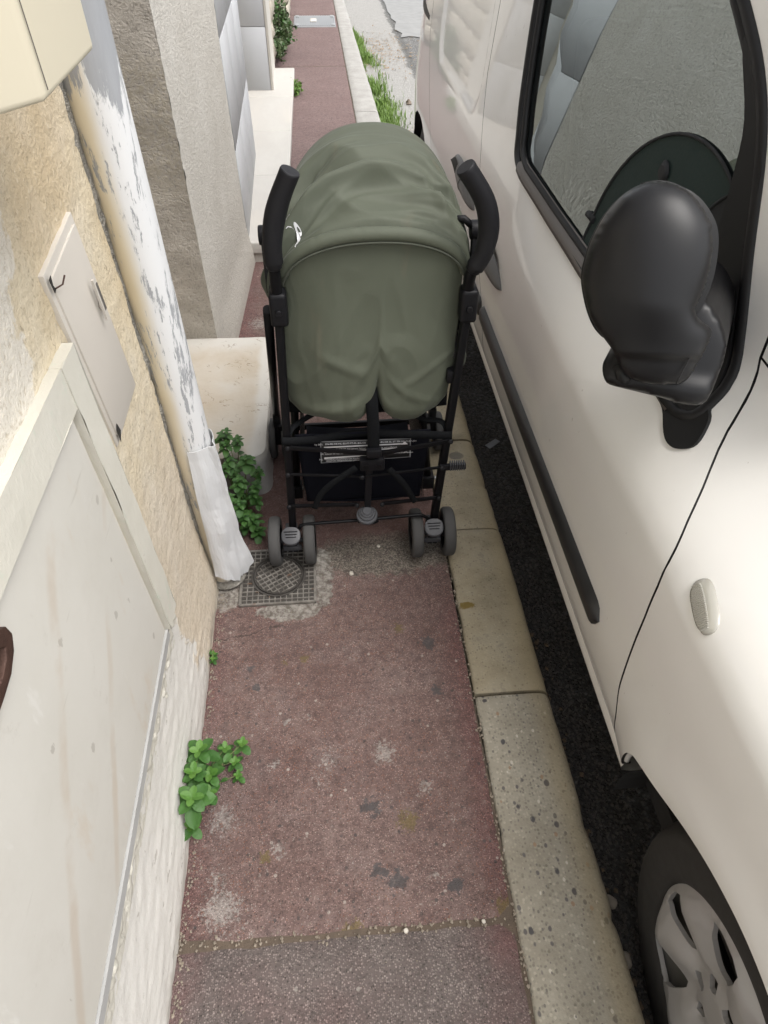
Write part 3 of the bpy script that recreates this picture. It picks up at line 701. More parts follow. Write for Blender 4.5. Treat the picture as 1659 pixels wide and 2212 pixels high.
# ribbed cover far up the pavement
fc = root('service_cover', 'pale ribbed rectangular service cover set in the far red pavement', 'service cover', (0, 9.7, 0))
mb = MB(); mb.box((-.25, 9.37, -.01), (.225, 10.04, .008)); mb.obj('plate', 'galv', fc, bevel=.002)
mb = MB()
for i in range(23): mb.box((-.235+i*.0202, 9.40, .007), (-.235+i*.0202+.009, 10.01, .017))
mb.obj('rib_grid', 'galv', fc)
for (x, y) in [(-.215, 9.45), (-.215, 9.96), (.19, 9.45), (.19, 9.96)]:
    mb = MB(); mb.box((x-.02, y-.045, .008), (x+.02, y+.045, .0205)); mb.obj('corner_block', 'galv', fc, bevel=.003)
mb = MB(); mb.box((-.06, 9.62, .008), (.01, 9.80, .0208)); mb.obj('name_plate', 'trim_white', fc, bevel=.003)

# ================================================================== NEAR HOUSE
WX = -.362
hs1 = root('house', 'near house wall of yellow roughcast plaster on the left', 'house', (-.7, .3, 0))
def wallx(y, z): return WX+.014*sstep(.30, 0, z)+.004*nz(y*2.2, z*2.2, 1)
mb = MB()
def f(u, v):
    y = lerp(-1.4, 1.275, u); z = lerp(-.02, 2.35, v**1.25)
    yy = y + (.008*nz(z*9, 7) if u == 1 else 0)
    return S(wallx(y, z)+.0022*nz(y*40, z*40)+.0015*nz(y*90, z*90), yy, z)
mb.grid(f, 180, 240)
wall1 = mb.obj('wall', 'wall_near', hs1)
mb = MB()
mb.grid(lambda u, v: S(lerp(wallx(1.275, lerp(-.02, 2.35, v)), -1.4, u), 1.2755, lerp(-.02, 2.35, v)), 6, 60); mb.obj('wall_end', 'mortar', hs1)
mb = MB()  # rough mortar fillet between plaster edge and pipe
mb.grid(lambda u, v: S(-.368+.016*math.sin(math.pi*min(1, u*1.1))*(.7+.6*nz(u*3, v*30, 4))+.006*nz(u*20, v*120), lerp(1.268, 1.335, u)+.006*nz(v*40, 2)*(1-u), lerp(-.01, 2.3, v)), 8, 160)
mb.obj('mortar_fillet', 'mortar', hs1)
mb = MB(); mb.box((-4.5, -1.4, 2.34), (-.31, 1.06, 2.42)); mb.obj('roof', 'trim_white', hs1)
mb = MB(); mb.box((-4.5, -1.4, -.02), (-1.4, 3.0, 2.35)); mb.obj('rear_mass', 'stucco_white', hs1)

# wall cabinet: frame, door, rusty handle
cb = root('wall_cabinet', 'low whitish cabinet door set in a flaking painted frame in the near wall', 'cabinet', (-.35, .5, .36))
def slab(mb, y0, y1, z0, z1, x0, x1, wob=0, sd=0):
    ny, nzz = max(1, int(abs(y1-y0)/.03)), max(1, int(abs(z1-z0)/.03))
    def front(u, v):
        y, z = lerp(y0, y1, u), lerp(z0, z1, v); e = wob*nz(y*16, z*16, sd)
        return S(x1+e*.5, y+(e if u in (0, 1) else 0), z+(e if v in (0, 1) else 0))
    mb.grid(front, ny, nzz)
    c = [(y0, z0), (y1, z0), (y1, z1), (y0, z1)]
    for i in range(4):
        a, b = c[i], c[(i+1) % 4]; mb.add([S(x1, *a), S(x1, *b), S(x0, *b), S(x0, *a)], [(0, 1, 2, 3)])
    return mb
fr = MB()
slab(fr, -1.3, .915, .945, 1.012, WX-.01, -.348, .004, 1)
frame = fr.obj('frame', 'frame', cb)
fr = MB(); slab(fr, .898, .962, .372, 1.0125, WX-.01, -.3465, .004, 5); fr.obj('frame', 'frame', cb)
fr = MB(); slab(fr, -1.3, .897, .352, .374, WX-.01, -.3535, .0012, 9); fr.obj('sealant_strip', plain('grey_sealant', (.40, .40, .39), .6, .15, 20), cb)
def flake(u, v):
    y, z = lerp(-.6, .965, u), lerp(.285, .3515, v); q = nz(y*26, z*30, 3)+.6*nz(y*70, z*70, 5)+1.5*(v-.62)
    return S(WX-.0005+.0050*sstep(-.05, .05, q)+.0016*nz(y*90, z*90, 2), y, z)
fr = MB(); fr.grid(flake, 420, 18); fr.obj('flaking_plaster', 'frame', cb)
mb = MB(); slab(mb, -1.3, .890, .380, .938, WX-.02, -.3565, .0006, 3); door = mb.obj('door', 'cabinet', cb)
hd = MB()
hp = [(.46, .868), (.51, .869), (.542, .872), (.570, .885), (.586, .903), (.584, .924), (.565, .938), (.46, .945), (.46, .928), (.553, .920), (.562, .907), (.550, .895), (.53, .889), (.46, .887)]
hd.prism([S(-.3555, (y-.46)*.8+.45, (z-.905)*.8+.908) for y, z in hp], (.010, 0, 0)); hd.obj('handle', 'rust', door, bevel=.002)
# meter box
mt = root('meter_box', 'pale plastic meter box door with broken corner and latch slot in yellow wall', 'meter box', (-.35, 1.07, .79))
def quad_slab(mb, pts, x0, x1): mb.prism([S(x0, y, z) for y, z in pts], (x1-x0, 0, 0)); return mb
mb = MB(); quad_slab(mb, [(1.000, .785), (1.176, .79), (1.143, 1.122), (.975, 1.104)], -.372, -.3575); mb.obj('rim', 'meter', mt, bevel=.002)
mb = MB(); quad_slab(mb, [(1.010, .803), (1.163, .808), (1.133, 1.108), (.987, 1.092)], -.359, -.3545); md = mb.obj('door', 'meter', mt, bevel=.002)
mb = MB(); quad_slab(mb, [(1.118, .975), (1.127, .975), (1.122, 1.022), (1.113, 1.022)], -0.3475, -0.3465); mb.obj('latch_slot', 'trim_brown', md)
mb = MB(); mb.tube([S(-.353, 1.121, .985), S(-.348, 1.121, .985)], .006, 12); mb.obj('latch', 'meter', md)
mb = MB(); quad_slab(mb, [(1.107, .965), (1.112, .965), (1.105, 1.035), (1.100, 1.035)], -0.3475, -0.3440); mb.obj('latch_rim', 'meter', md)
mb = MB(); mb.prism([S(-.3532, y, z) for y, z in [(.976, 1.098), (.986, 1.100), (.982, 1.088), (.986, 1.080), (.979, 1.078)]], (.0008, 0, 0)); mb.obj('broken_corner', 'dark_hole', mt)
mb = MB(); mb.prism([S(-.3532, y, z) for y, z in [(1.008, .790), (1.024, .803), (1.018, .822), (1.009, .815)]], (.0008, 0, 0)); mb.obj('broken_corner', 'dark_hole', mt)
mb = MB(); mb.tube([S(-.352, .985, 1.082), S(-.346, .996, 1.082), S(-.342, 1.003, 1.092)], .0012, 6); mb.obj('bent_wire', 'rust', mt)
# utility box at the upper left
ub = root('utility_box', 'cream plastic utility box on the near wall above the drainpipe', 'utility box', (-.29, .8, 1.34))
mb = MB()
vs = [S(-.375, .62, 1.335), S(-.222, .795, 1.345), S(-.222, .978, 1.348), S(-.375, .97, 1.34)]
mb.prism(vs, (0, -.055, .55)); mb.obj('casing', 'cream_box', ub, bevel=.006, seg=3)
mb = MB(); mb.prism([S(-.2212, .803, 1.352), S(-.2212, .8038, 1.352), S(-.2212, .8038, 1.85), S(-.2212, .803, 1.85)], (.0006, 0, 0)); mb.obj('seam', 'trim_brown', ub)
# downpipe
dp = root('drainpipe', 'vertical downpipe with flaking cream paint over grey beside the near wall', 'drainpipe', (-.327, 1.33, 0))
PX_, PY_, PR = -.328, 1.316, .044
mb = MB(); path = [S(PX_, PY_, z) for z in [.0+.05*i for i in range(47)]]
mb.tube(path, PR, 40); mb.obj('pipe', 'pipe', dp)
for zz, rr in [(.018, PR+.012)]:
    mb = MB(); mb.tube([S(PX_, PY_, zz), S(PX_, PY_, zz+.004), S(PX_, PY_, zz+.035 if zz > .5 else zz+.02)], [rr, rr, PR+.0005], 40); mb.obj('collar', 'pipe' if zz > .5 else 'mortar', dp)
# crumpled sheet taped round the pipe foot
def sheet(u, v):
    z = lerp(.535, .085, v)-.05*math.sin(u*2.6)*v; w = lerp(.90, 1.0, v)
    a = lerp(-2.05, .95, u)*w
    r = PR+.005+.012*v*(.5+.5*math.sin(u*7+1.5*v))+.022*abs(nz(u*2.2+v*.6, v*1.6-u*1.5, 3))*(.25+v)+.004*nz(u*7, v*6, 8)+.012*math.exp(-((u-.42-.25*v)/.05)**2)*(1.2-.5*v)
    z += .035*sstep(.85, 1, v)*nz(u*5, 3)+.012*sstep(.9, 1, v)*nz(u*22, 7)
    r += .045*v*v*max(0, u-.55)
    return S(PX_+r*math.cos(a+.25), PY_+r*math.sin(a+.25), z)
mb = MB(); mb.grid(sheet, 26, 17, False)
o = mb.obj('paper_wrap', 'paper', fix=False); sol = o.modifiers.new('s', 'SOLIDIFY'); sol.thickness = .0012
tag(o, 'crumpled white sheet wrapped round the foot of the drainpipe', 'sheet')

# ================================================================== SECOND HOUSE: door recess, white stucco
hs2 = root('house', 'middle house with grey door reveal and white stucco street wall', 'house', (-.8, 2.9, 0))
C1 = (-.425, 2.372)
def wx2(y, z): return lerp(-.425, -.378, (y-2.372)/(3.36-2.372))+.022*sstep(.22, 0, z)*sstep(2.38, 2.6, y)+.004*nz(y*2, z*2, 9)
mb = MB(); mb.grid(lambda u, v: S(wx2(lerp(C1[1], 3.365, u), lerp(-.02, 2.5, v))+.002*nz(u*60, v*150)+(.006*nz(v*60, 1) if u == 0 else 0), lerp(C1[1], 3.365, u), lerp(-.02, 2.5, v)), 60, 160)
mb.obj('wall', 'stucco_white', hs2)
mb = MB(); mb.grid(lambda u, v: S(lerp(-1.25, -.4255, u), C1[1]+.05*(1-u)+.004*nz(u*50, v*130)+.007*nz(u*9, v*28), lerp(-.02, 2.5, v)), 60, 180)
mb.obj('door_reveal', 'reveal', hs2)
mb = MB(); mb.grid(lambda u, v: S(-1.02, lerp(1.28, 2.42, u), lerp(.1, 2.5, v)), 8, 20); mb.obj('recess_wall', 'reveal', hs2)
mb = MB(); mb.box((-4.5, 2.45, -.02), (-1.2, 3.36, 2.5)); mb.obj('rear_mass', 'stucco_white', hs2)
mb = MB(); mb.box((-4.5, 1.08, 2.501), (-.37, 3.10, 2.58)); mb.obj('roof', 'trim_white', hs2)
# worn doorstep
def step_pts():
    X0, X1, Y0, Y1, ZT = -1.02, -.222, 1.655, 2.368, .168
    def f(u, v):
        x, y = lerp(X0, X1, u), lerp(Y0, Y1, v)
        r = .045; dx = max(0, x-(X1-r)); dy = max(0, y-(Y1-r)) ; dyn = max(0, (Y0+r)-y)
        d = math.hypot(dx, max(dy, dyn))
        if d > 0 and dx > 0 and max(dy, dyn) > 0:
            k = r/max(r, d); x = X1-r+dx*k; 
            y = (Y1-r+dy*k) if dy > 0 else (Y0+r-dyn*k)
            d = min(d, r)
        e = min(1, d/r); zz = ZT-.012*e**3+.006*nz(x*5, y*5, 2)-.014*math.exp(-((y-1.98)/.22)**2-((x+.33)/.2)**2)
        return Vector((x, y, zz))
    return f
fs = step_pts(); mb = MB(); NU, NV = 40, 40; mb.grid(fs, NU, NV)
edge = [fs(i/NU, 0) for i in range(NU+1)]+[fs(1, j/NV) for j in range(1, NV+1)]+[fs(1-i/NU, 1) for i in range(1, NU+1)]
rows = [edge]
for k, (dz, dx) in enumerate([(-.012, .004), (-.03, .004), (-.08, .000), (-.13, .003), (-.175, .010)]):
    rows.append([Vector((p.x+(dx if p.x > -.9 else 0)+.006*nz(p.y*20, k*3), p.y, p.z+dz)) for p in edge])
b = len(mb.v); m_ = len(edge); mb.v += [tuple(p) for r_ in rows for p in r_]
for i in range(len(rows)-1):
    for j in range(m_-1): mb.f.append((b+i*m_+j, b+i*m_+j+1, b+(i+1)*m_+j+1, b+(i+1)*m_+j)); mb.sm.append(True)
o = mb.obj('doorstep', 'doorstep', hs2)

# ================================================================== TILED HOUSE
hs3 = root('house', 'far house faced with pale grey glazed tiles above a marble step', 'house', (-.8, 5.0, 0))
def wx3(y): return lerp(-.378, -.412, (y-3.36)/(4.69-3.36))
mb = MB(); mb.add([S(wx3(3.366)-.008, 3.366, -.02), S(wx3(4.69)-.008, 4.69, -.02), S(wx3(4.69)-.008, 4.69, 2.6), S(wx3(3.366)-.008, 3.366, 2.6)], [(0, 1, 2, 3)])
mb.add([S(wx3(4.69)-.008, 4.69, -.02), S(-1.3, 4.69, -.02), S(-1.3, 4.69, 2.6), S(wx3(4.69)-.008, 4.69, 2.6)], [(0, 1, 2, 3)])
mb.obj('grout_bed', 'grout', hs3)
TY = [3.372, 3.80, 4.245, 4.688]; TZ = [.1+.42*i for i in range(9)]
def tile(pts, nrm):
    mb = MB(); mb.prism(pts, nrm); return mb.obj('tile', 'tile', hs3, bevel=.0012, seg=1)
for i in range(3):
    for j in range(6):
        y0, y1, z0, z1 = TY[i]+.002, TY[i+1]-.002, TZ[j]+.002, TZ[j+1]-.002
        tile([S(wx3(y0)-.008, y0, z0), S(wx3(y1)-.008, y1, z0), S(wx3(y1)-.008, y1, z1), S(wx3(y0)-.008, y0, z1)], (.009+.001*random.random(), 0, 0))
# entrance recess and far pier
mb = MB(); mb.grid(lambda u, v: S(-1.0, lerp(4.70, 6.40, u), lerp(.1, 2.6, v)), 4, 8); mb.obj('recess_wall', 'stucco_white', hs3)
PXE = -.352
mb = MB()
mb.prism([S(-1.4, 6.235, -.02), S(PXE-.012, 6.235, -.02), S(PXE-.012, 6.95, -.02), S(-1.4, 6.95, -.02)], (0, -.26, 2.62)); mb.obj('pier', 'trim_white', hs3)
for xi in range(2):
    for j in range(6):
        x0, x1 = [( -.562, -.372), (-.76, -.566)][xi]; z0, z1 = TZ[j]+.002, TZ[j+1]-.002
        tile([S(x0, 6.234, z0), S(x1, 6.234, z0), S(x1, 6.234, z1), S(x0, 6.234, z1)], (0, -.010, 0))
mb = MB(); mb.prism([S(-.369, 6.222, .1), S(-.350, 6.222, .1), S(-.350, 6.26, .1), S(-.369, 6.26, .1)], (0, -.24, 2.5)); mb.obj('corner_trim', 'trim_white', hs3, bevel=.003)
mb = MB(); mb.box((-4.5, 3.365, -.02), (-1.3, 6.95, 2.6)); mb.obj('rear_mass', 'stucco_white', hs3)
mb = MB(); mb.box((-4.5, 3.11, 2.623), (-.36, 6.6, 2.70)); mb.obj('roof', 'trim_white', hs3)
for (a, b) in [(3.355, 4.30), (4.304, 5.16), (5.164, 6.02), (6.024, 6.955)]:
    mb = MB(); mb.box((-1.3, a, .045), (-.200+random.uniform(-.004, .004), b, .102)); mb.obj('marble_slab', 'marble', hs3, bevel=.008, seg=3)
mb = MB(); mb.box((-1.3, 3.37, -.02), (-.218, 6.94, .046)); mb.obj('step_base', 'trim_white', hs3, bevel=.006)
# ================================================================== RUBBLE GARDEN WALL far left
gw = root('garden_wall', 'low rubble stone wall with rounded end beyond the marble step', 'wall', (-.5, 9, 0))
rd = random.Random(11)
mb = MB(); mb.box((-.95, 7.0, -.02), (-.47, 13.6, 1.25)); mb.obj('core', 'mortar', gw)
def stone_mesh(seed):
    bm = bmesh.new(); bmesh.ops.create_cube(bm, size=1); bmesh.ops.subdivide_edges(bm, edges=bm.edges, cuts=2, use_grid_fill=True)
    for v in bm.verts:
        d = v.co.normalized()*.62; v.co = v.co.lerp(d, .55); v.co *= 1+.16*nz(v.co.x*3+seed, v.co.y*3, v.co.z*3)
    me = bpy.data.meshes.new('stone'); bm.to_mesh(me); bm.free(); me.polygons.foreach_set('use_smooth', [True]*len(me.polygons)); me.materials.append(MAT['stone']); return me
SM = [stone_mesh(i*5.1) for i in range(6)]
z = .06
while z < 1.2:
    h = rd.uniform(.12, .2); y = 7.05
    while y < 13.4:
        w = rd.uniform(.16, .38); o = bpy.data.objects.new('stone', rd.choice(SM)); COL.objects.link(o); o.parent = gw; o.matrix_parent_inverse = inv_of(gw)
        xx = -.46+(.09 if y > 9.2 and y < 10.6 and z < .4 else 0)
        o.matrix_basis = Matrix.Translation((xx, y+w/2, z+h/2)) @ Matrix.Rotation(rd.uniform(-.15, .15), 4, 'X') @ Matrix.Diagonal((.16, w*.98, h*1.0, 1)); y += w
    z += h*.93

# ================================================================== VAN
PZ = [-.3, .05, .12, .16, .2, .3, .45, .55, .60, .65, .70, .78, .84, 1.2, 1.6, 1.66, 1.72]
PX = [.62, .60, .57, .548, .537, .528, .524, .5245, .5275, .532, .537, .5455, .552, .600, .67, .70, .80]
def prof_x(z): return sum(interp(z+k*.006, PZ, PX) for k in range(-4, 5))/9
def taper(y, z): return .13*sstep(.62, .88, z)*max(0, 2.0-y)
def gl_x(y, z): return prof_x(z)+taper(y, z)
def rrect(y, z, y0, y1, z0, z1, r, e):
    dy = max(y0+r-y, y-(y1-r), 0); dz = max(z0+r-z, z-(z1-r), 0)
    d = math.hypot(dy, dz)-r
    if dy == 0 and dz == 0: d = -min(y-y0, y1-y, z-z0, z1-z)
    return sstep(e, -e, d)
ARC = [(-.21, .185), (-.20, .20), (-.175, .27), (-.09, .335), (.0, .385), (.07, .415), (.14, .434), (.2, .44), (.26, .434), (.33, .412), (.40, .378), (.473, .335), (.545, .295), (.580, .27), (.602, .235), (.61, .20), (.612, .185)]
def van_x(y, z):
    x = gl_x(y, z)
    if y < .0: x += .55*(-y)**2.2
    if y > 4.2: x += .25*(y-4.2)**2
    # swollen wheel arch
    d = math.hypot((y-.2)/1.28, z-.135)-.31
    x -= .010*math.exp(-(d/.05)**2) if z > .12 else 0
    # recessed blank side panel behind the door
    sk = (z-.95)*.22
    x += .011*rrect(y-sk, z, 2.74, 3.72, .80, 1.52, .12, .020)
    # hand dimple behind door handles
    for hy, hz in ((2.15, .53), (2.66, .585)): x += .020*math.exp(-((y-hy)/.10)**2-((z-hz)/.035)**2)
    return x
def inpoly(p, poly):
    x, y = p; c = False; j = len(poly)-1
    for i in range(len(poly)):
        xi, yi = poly[i]; xj, yj = poly[j]
        if (yi > y) != (yj > y) and x < (xj-xi)*(y-yi)/(yj-yi)+xi: c = not c
        j = i
    return c
def dens(loop, st):
    out = []
    for i in range(len(loop)):
        a, b = Vector(loop[i]), Vector(loop[(i+1) % len(loop)]); n = max(1, int((b-a).length/st))
        out += [tuple(a.lerp(b, k/n)) for k in range(n)]
    return out
def cdt_panel(name, outline, holes, step, mapf, lip, mat, parent, lstep=None, lipmat=None):
    loops = [dens(outline, lstep or step)]+[dens(h, lstep or step) for h in holes]
    pts = []; edges = []
    for lp in loops:
        b = len(pts); pts += [Vector(p) for p in lp]; edges += [(b+i, b+(i+1) % len(lp)) for i in range(len(lp))]
    xs = [p[0] for p in loops[0]]; ys = [p[1] for p in loops[0]]
    cells = {}
    for p in pts: cells.setdefault((int(p.x/step), int(p.y/step)), []).append(p)
    def near(q):
        ci, cj = int(q[0]/step), int(q[1]/step)
        for i in (-1, 0, 1):
            for j in (-1, 0, 1):
                for p in cells.get((ci+i, cj+j), ()):
                    if (p.x-q[0])**2+(p.y-q[1])**2 < (.45*step)**2: return True
        return False
    ny = int((max(xs)-min(xs))/step)+1; nzz = int((max(ys)-min(ys))/step)+1
    for i in range(ny):
        for j in range(nzz):
            q = (min(xs)+(i+.5)*step+(.25*step if j % 2 else -.25*step), min(ys)+(j+.5)*step)
            if inpoly(q, loops[0]) and not any(inpoly(q, h) for h in loops[1:]) and not near(q): pts.append(Vector(q))
    V, E_, F_, *_ = delaunay_2d_cdt(pts, edges, [], 0, 1e-6)
    faces = []
    for f in F_:
        c = (sum(V[i].x for i in f)/len(f), sum(V[i].y for i in f)/len(f))
        if inpoly(c, loops[0]) and not any(inpoly(c, h) for h in loops[1:]): faces.append(list(f))
    v3 = [mapf(v.x, v.y) for v in V]
    e = .002; nr = []
    for v in V:
        a = mapf(v.x+e, v.y)-mapf(v.x-e, v.y); b = mapf(v.x, v.y+e)-mapf(v.x, v.y-e); n = a.cross(b)
        nr.append(n.normalized())
    ref = lip(Vector((0, 0, 0)), 0, 0) if callable(lip) else Vector(lip)
    flip = nr[0].dot(ref) > 0
    if flip: nr = [-n for n in nr]
    allv = list(v3); allf = []; ln = []
    for f in faces:
        p = [allv[i] for i in f]; n = (p[1]-p[0]).cross(p[2]-p[0])
        if n.dot(nr[f[0]]) < 0: f = f[::-1]
        allf.append(f); ln += [nr[i] for i in f]
    nface = len(allf)
    for li, lp in enumerate(loops):
        top = [mapf(*p) for p in lp]; bot = [t+ref for t in top]; b = len(allv); n_ = len(lp); allv += top+bot
        area = sum(lp[i][0]*lp[(i+1) % n_][1]-lp[(i+1) % n_][0]*lp[i][1] for i in range(n_))
        for i in range(n_):
            j = (i+1) % n_; f = [b+i, b+j, b+n_+j, b+n_+i]
            fn = (top[j]-top[i]).cross(ref); d2 = Vector((lp[j][0]-lp[i][0], lp[j][1]-lp[i][1]))
            out2 = Vector((d2.y, -d2.x))*(1 if area > 0 else -1)*(1 if li == 0 else -1)
            om = mapf(lp[i][0]+out2.x*.01, lp[i][1]+out2.y*.01)-top[i]
            if fn.dot(om) < 0: fn = -fn
            fn.normalize() if fn.length > 0 else None
            if (allv[f[1]]-allv[f[0]]).cross(allv[f[2]]-allv[f[0]]).dot(fn) < 0: f = f[::-1]
            allf.append(f); ln += [fn]*4
    me = bpy.data.meshes.new(name); me.from_pydata([tuple(v) for v in allv], [], allf)
    me.polygons.foreach_set('use_smooth', [True]*len(me.polygons)); me.update()
    me.normals_split_custom_set([tuple(n) for n in ln])
    if lipmat:
        me.materials.append(MAT[mat]); me.materials.append(MAT[lipmat])
        for p_ in me.polygons[nface:]: p_.material_index = 1  # edge faces coloured black to put shade into the panel gaps
    return link(name, me, mat, parent)
van = root('parked_van', 'cream white delivery van parked tight along the kerb on the right', 'van', (1.3, 1.9, -.147))
vmap = lambda y, z: Vector((van_x(y, z), y, z))
LIP = Vector((.018, 0, 0))
DF = [(.676, .150), (.686, .228), (.704, .30), (.710, .369), (.713, .46), (.716, .546), (.731, .647), (.792, .713), (.885, .792), (.942, .895), (.955, .96), (1.04, 1.10), (1.20, 1.27), (1.46, 1.45), (1.65, 1.565)]
DF = DF[:1]+[(p.x, p.y) for p in smooth_path([(a, b, 0) for a, b in DF[1:10]], 4)]+DF[10:]
NDF = len(DF)-len([1, 2, 3, 4, 5])
DR = [(2.60, 1.60), (2.69, 1.30), (2.685, 1.14), (2.655, .941), (2.577, .809), (2.483, .675), (2.388, .555), (2.316, .449), (2.24, .37), (2.19, .31), (2.165, .22), (2.15, .150)]
WIN = smooth_path([(p[0], p[1], 0) for p in [(.985, .757), (1.246, .771), (1.503, .782), (1.752, .802), (1.93, .822), (2.04, .837), (2.098, .858), (2.13, .90), (2.189, .993), (2.27, 1.194), (2.34, 1.45), (2.30, 1.54), (2.1, 1.55), (1.75, 1.515), (1.54, 1.425), (1.357, 1.316), (1.237, 1.235), (1.155, 1.15), (1.07, 1.01), (1.0, .90), (.955, .81)]], 5, True)
WIN = [(p.x, p.y) for p in WIN]
door = cdt_panel('front_door', DF+DR, [WIN], .03, vmap, LIP, 'paint', van, .018, 'seal_gap_shade')
def off(path, d):   # shift along y
    return [(p[0]+d, p[1]) for p in path]
arc_s = [(p.x, p.y) for p in smooth_path([(a, b, 0) for a, b in ARC], 4)]
FEND = [(-.52, .19)]+arc_s+[(.62, .150)]+[(p[0]-.0055, p[1]) for p in DF[:NDF]]+[(.80, .872), (.5, .85), (.2, .83), (-.1, .80), (-.3, .775), (-.56, .74)]
cdt_panel('front_wing', FEND, [], .025, vmap, LIP, 'paint', van, .012, 'seal_gap_shade')
PIL = [(p[0]-.0055, p[1]+.004) for p in DF[NDF-1:]]+[(1.54, 1.585), (1.30, 1.47), (1.04, 1.28), (.80, 1.05), (.785, .877)]
PIL = [PIL[0]]+PIL[1:]
cdt_panel('front_pillar', PIL, [], .03, vmap, LIP, 'paint', van, .018, 'seal_gap_shade')
SR = [(3.50, .150), (3.52, .30), (3.583, .421), (3.70, .55), (3.835, .677), (4.0, .83), (4.06, 1.0), (4.12, 1.3), (4.14, 1.6)]
cdt_panel('sliding_door', off(DR, .0055)[::-1]+SR[::-1], [], .016, vmap, LIP, 'paint', van, .02, 'seal_gap_shade')
RA = [(y*1.0+4.08, z) for y, z in [(.36, .19), (.35, .25), (.30, .34), (.2, .42), (.1, .455), (0, .465), (-.1, .455), (-.2, .42), (-.30, .34), (-.35, .25), (-.36, .19)]]
cdt_panel('rear_quarter', off(SR, .0055)[:1][:0]+[(SR[0][0]+.0055, .15)]+off(SR, .0055)[1:]+[(4.62, 1.6), (4.66, .9), (4.62, .19)]+RA, [], .035, vmap, LIP, 'paint', van, .02, 'seal_gap_shade')
# sill below the doors
mb = MB(); mb.grid(lambda u, v: (interp(u, [0, .25, .5, .75, 1], [.556, .551, .556, .575, .62]), lerp(.625, 3.70, v), interp(u, [0, .25, .5, .75, 1], [.146, .125, .112, .105, .103])), 8, 60)
mb.obj('sill', 'paint', van)
for nm, pth in (('door_gap_shade', DF[:NDF+2]), ('door_gap_shade', DR)):
    sh_ = -.0028 if pth is not DR else .0028
    mb = MB(); mb.tube([Vector((van_x(p[0]+sh_, p[1])+.0105, p[0]+sh_, p[1])) for p in dens(pth, .03) if abs(p[1]-.0) > 0][:-int(1+(Vector(pth[-1])-Vector(pth[0])).length/.03)], .0044, 8); mb.obj(nm, 'seal_gap_shade', door)  # black tube laid in the shut gap so it looks shaded
# side mouldings
def mould(y0, y1, zc, name):
    sec = [(-.034, .0), (-.030, -.011), (-.012, -.017), (.016, -.018), (.029, -.012), (.034, 0)]
    mb = MB()
    def f(u, v):
        y = lerp(y0, y1, v); tp = min(1, (y-y0)/.035, (y1-y)/.012); k = math.sqrt(max(0, 1-(1-max(0, tp))**2))
        i = min(len(sec)-1, int(round(u*(len(sec)-1)))); s_ = sec[i]; z = zc+s_[0]*k-.004*(y-1)
        return (van_x(y, z)+s_[1]*(.35+.65*k)+.001, y, z)
    mb.grid(f, 5, 90); return mb.obj(name, 'van_mould', van)
mould(.845, 2.182, .328, 'side_moulding'); mould(2.198, 3.50, .328, 'side_moulding')
# window: seal, weatherstrip, glass
def loop_tube(loop, r, dx, mat, name, par, flat=1):
    mb = MB(); mb.tube([Vector((van_x(*p)+dx, p[0], p[1])) for p in dens(loop, .03)], r, 8, closed=True); return mb.obj(name, mat, par)
loop_tube(WIN, .0125, .004, 'seal_gap_shade', 'window_seal', door)
def inset(loop, d):
    n = len(loop); out = []
    A_ = sum(loop[i][0]*loop[(i+1) % n][1]-loop[(i+1) % n][0]*loop[i][1] for i in range(n))
    for i in range(n):
        t = Vector(loop[(i+1) % n])-Vector(loop[i-1]); t.normalize(); nn = Vector((-t.y, t.x))*(1 if A_ > 0 else -1)
        out.append((loop[i][0]+nn.x*d, loop[i][1]+nn.y*d))
    return out
loop_tube(inset(WIN, .021), .010, .010, 'seal_gap_shade', 'window_seal', door)
mb = MB()
def strip(u, v):
    y = lerp(1.0, 2.05, v); zb = interp(y, [.98, 1.246, 1.503, 1.752, 1.93, 2.05], [.757, .771, .782, .802, .822, .838])
    sc = [(-.008, -.001), (-.006, -.008), (.006, -.009), (.016, -.006), (.019, .004), (.026, .003), (.032, .010)]
    q = sc[int(round(u*6))]; return (van_x(y, zb+q[0])+q[1], y, zb+q[0])
mb.grid(strip, 6, 50); mb.obj('weatherstrip', 'trim_brown', door)
gmap = lambda y, z: Vector((gl_x(y, z)+.017, y, z))
cdt_panel('window_glass', inset(WIN, .012), [], .06, gmap, Vector((.004, 0, 0)), 'glass', door, .03)
# mirror sail (black corner) on the door
SAIL = [(1.055, .756), (1.01, .750), (.962, .734), (.932, .730), (.908, .737), (.895, .755), (.920, .785), (.961, .814), (1.044, .952), (1.122, 1.118), (1.19, 1.192), (1.29, 1.275), (1.297, 1.26), (1.215, 1.175), (1.18, 1.09), (1.15, .98), (1.12, .86), (1.085, .78)]
smap = lambda y, z: Vector((gl_x(y, z)-.006, y, z))
SAIL = [(p.x, p.y) for p in smooth_path([(a, b, 0) for a, b in SAIL], 4, True)]
cdt_panel('mirror_sail', SAIL, [], .03, smap, Vector((.02, 0, 0)), 'van_black', door, .02)
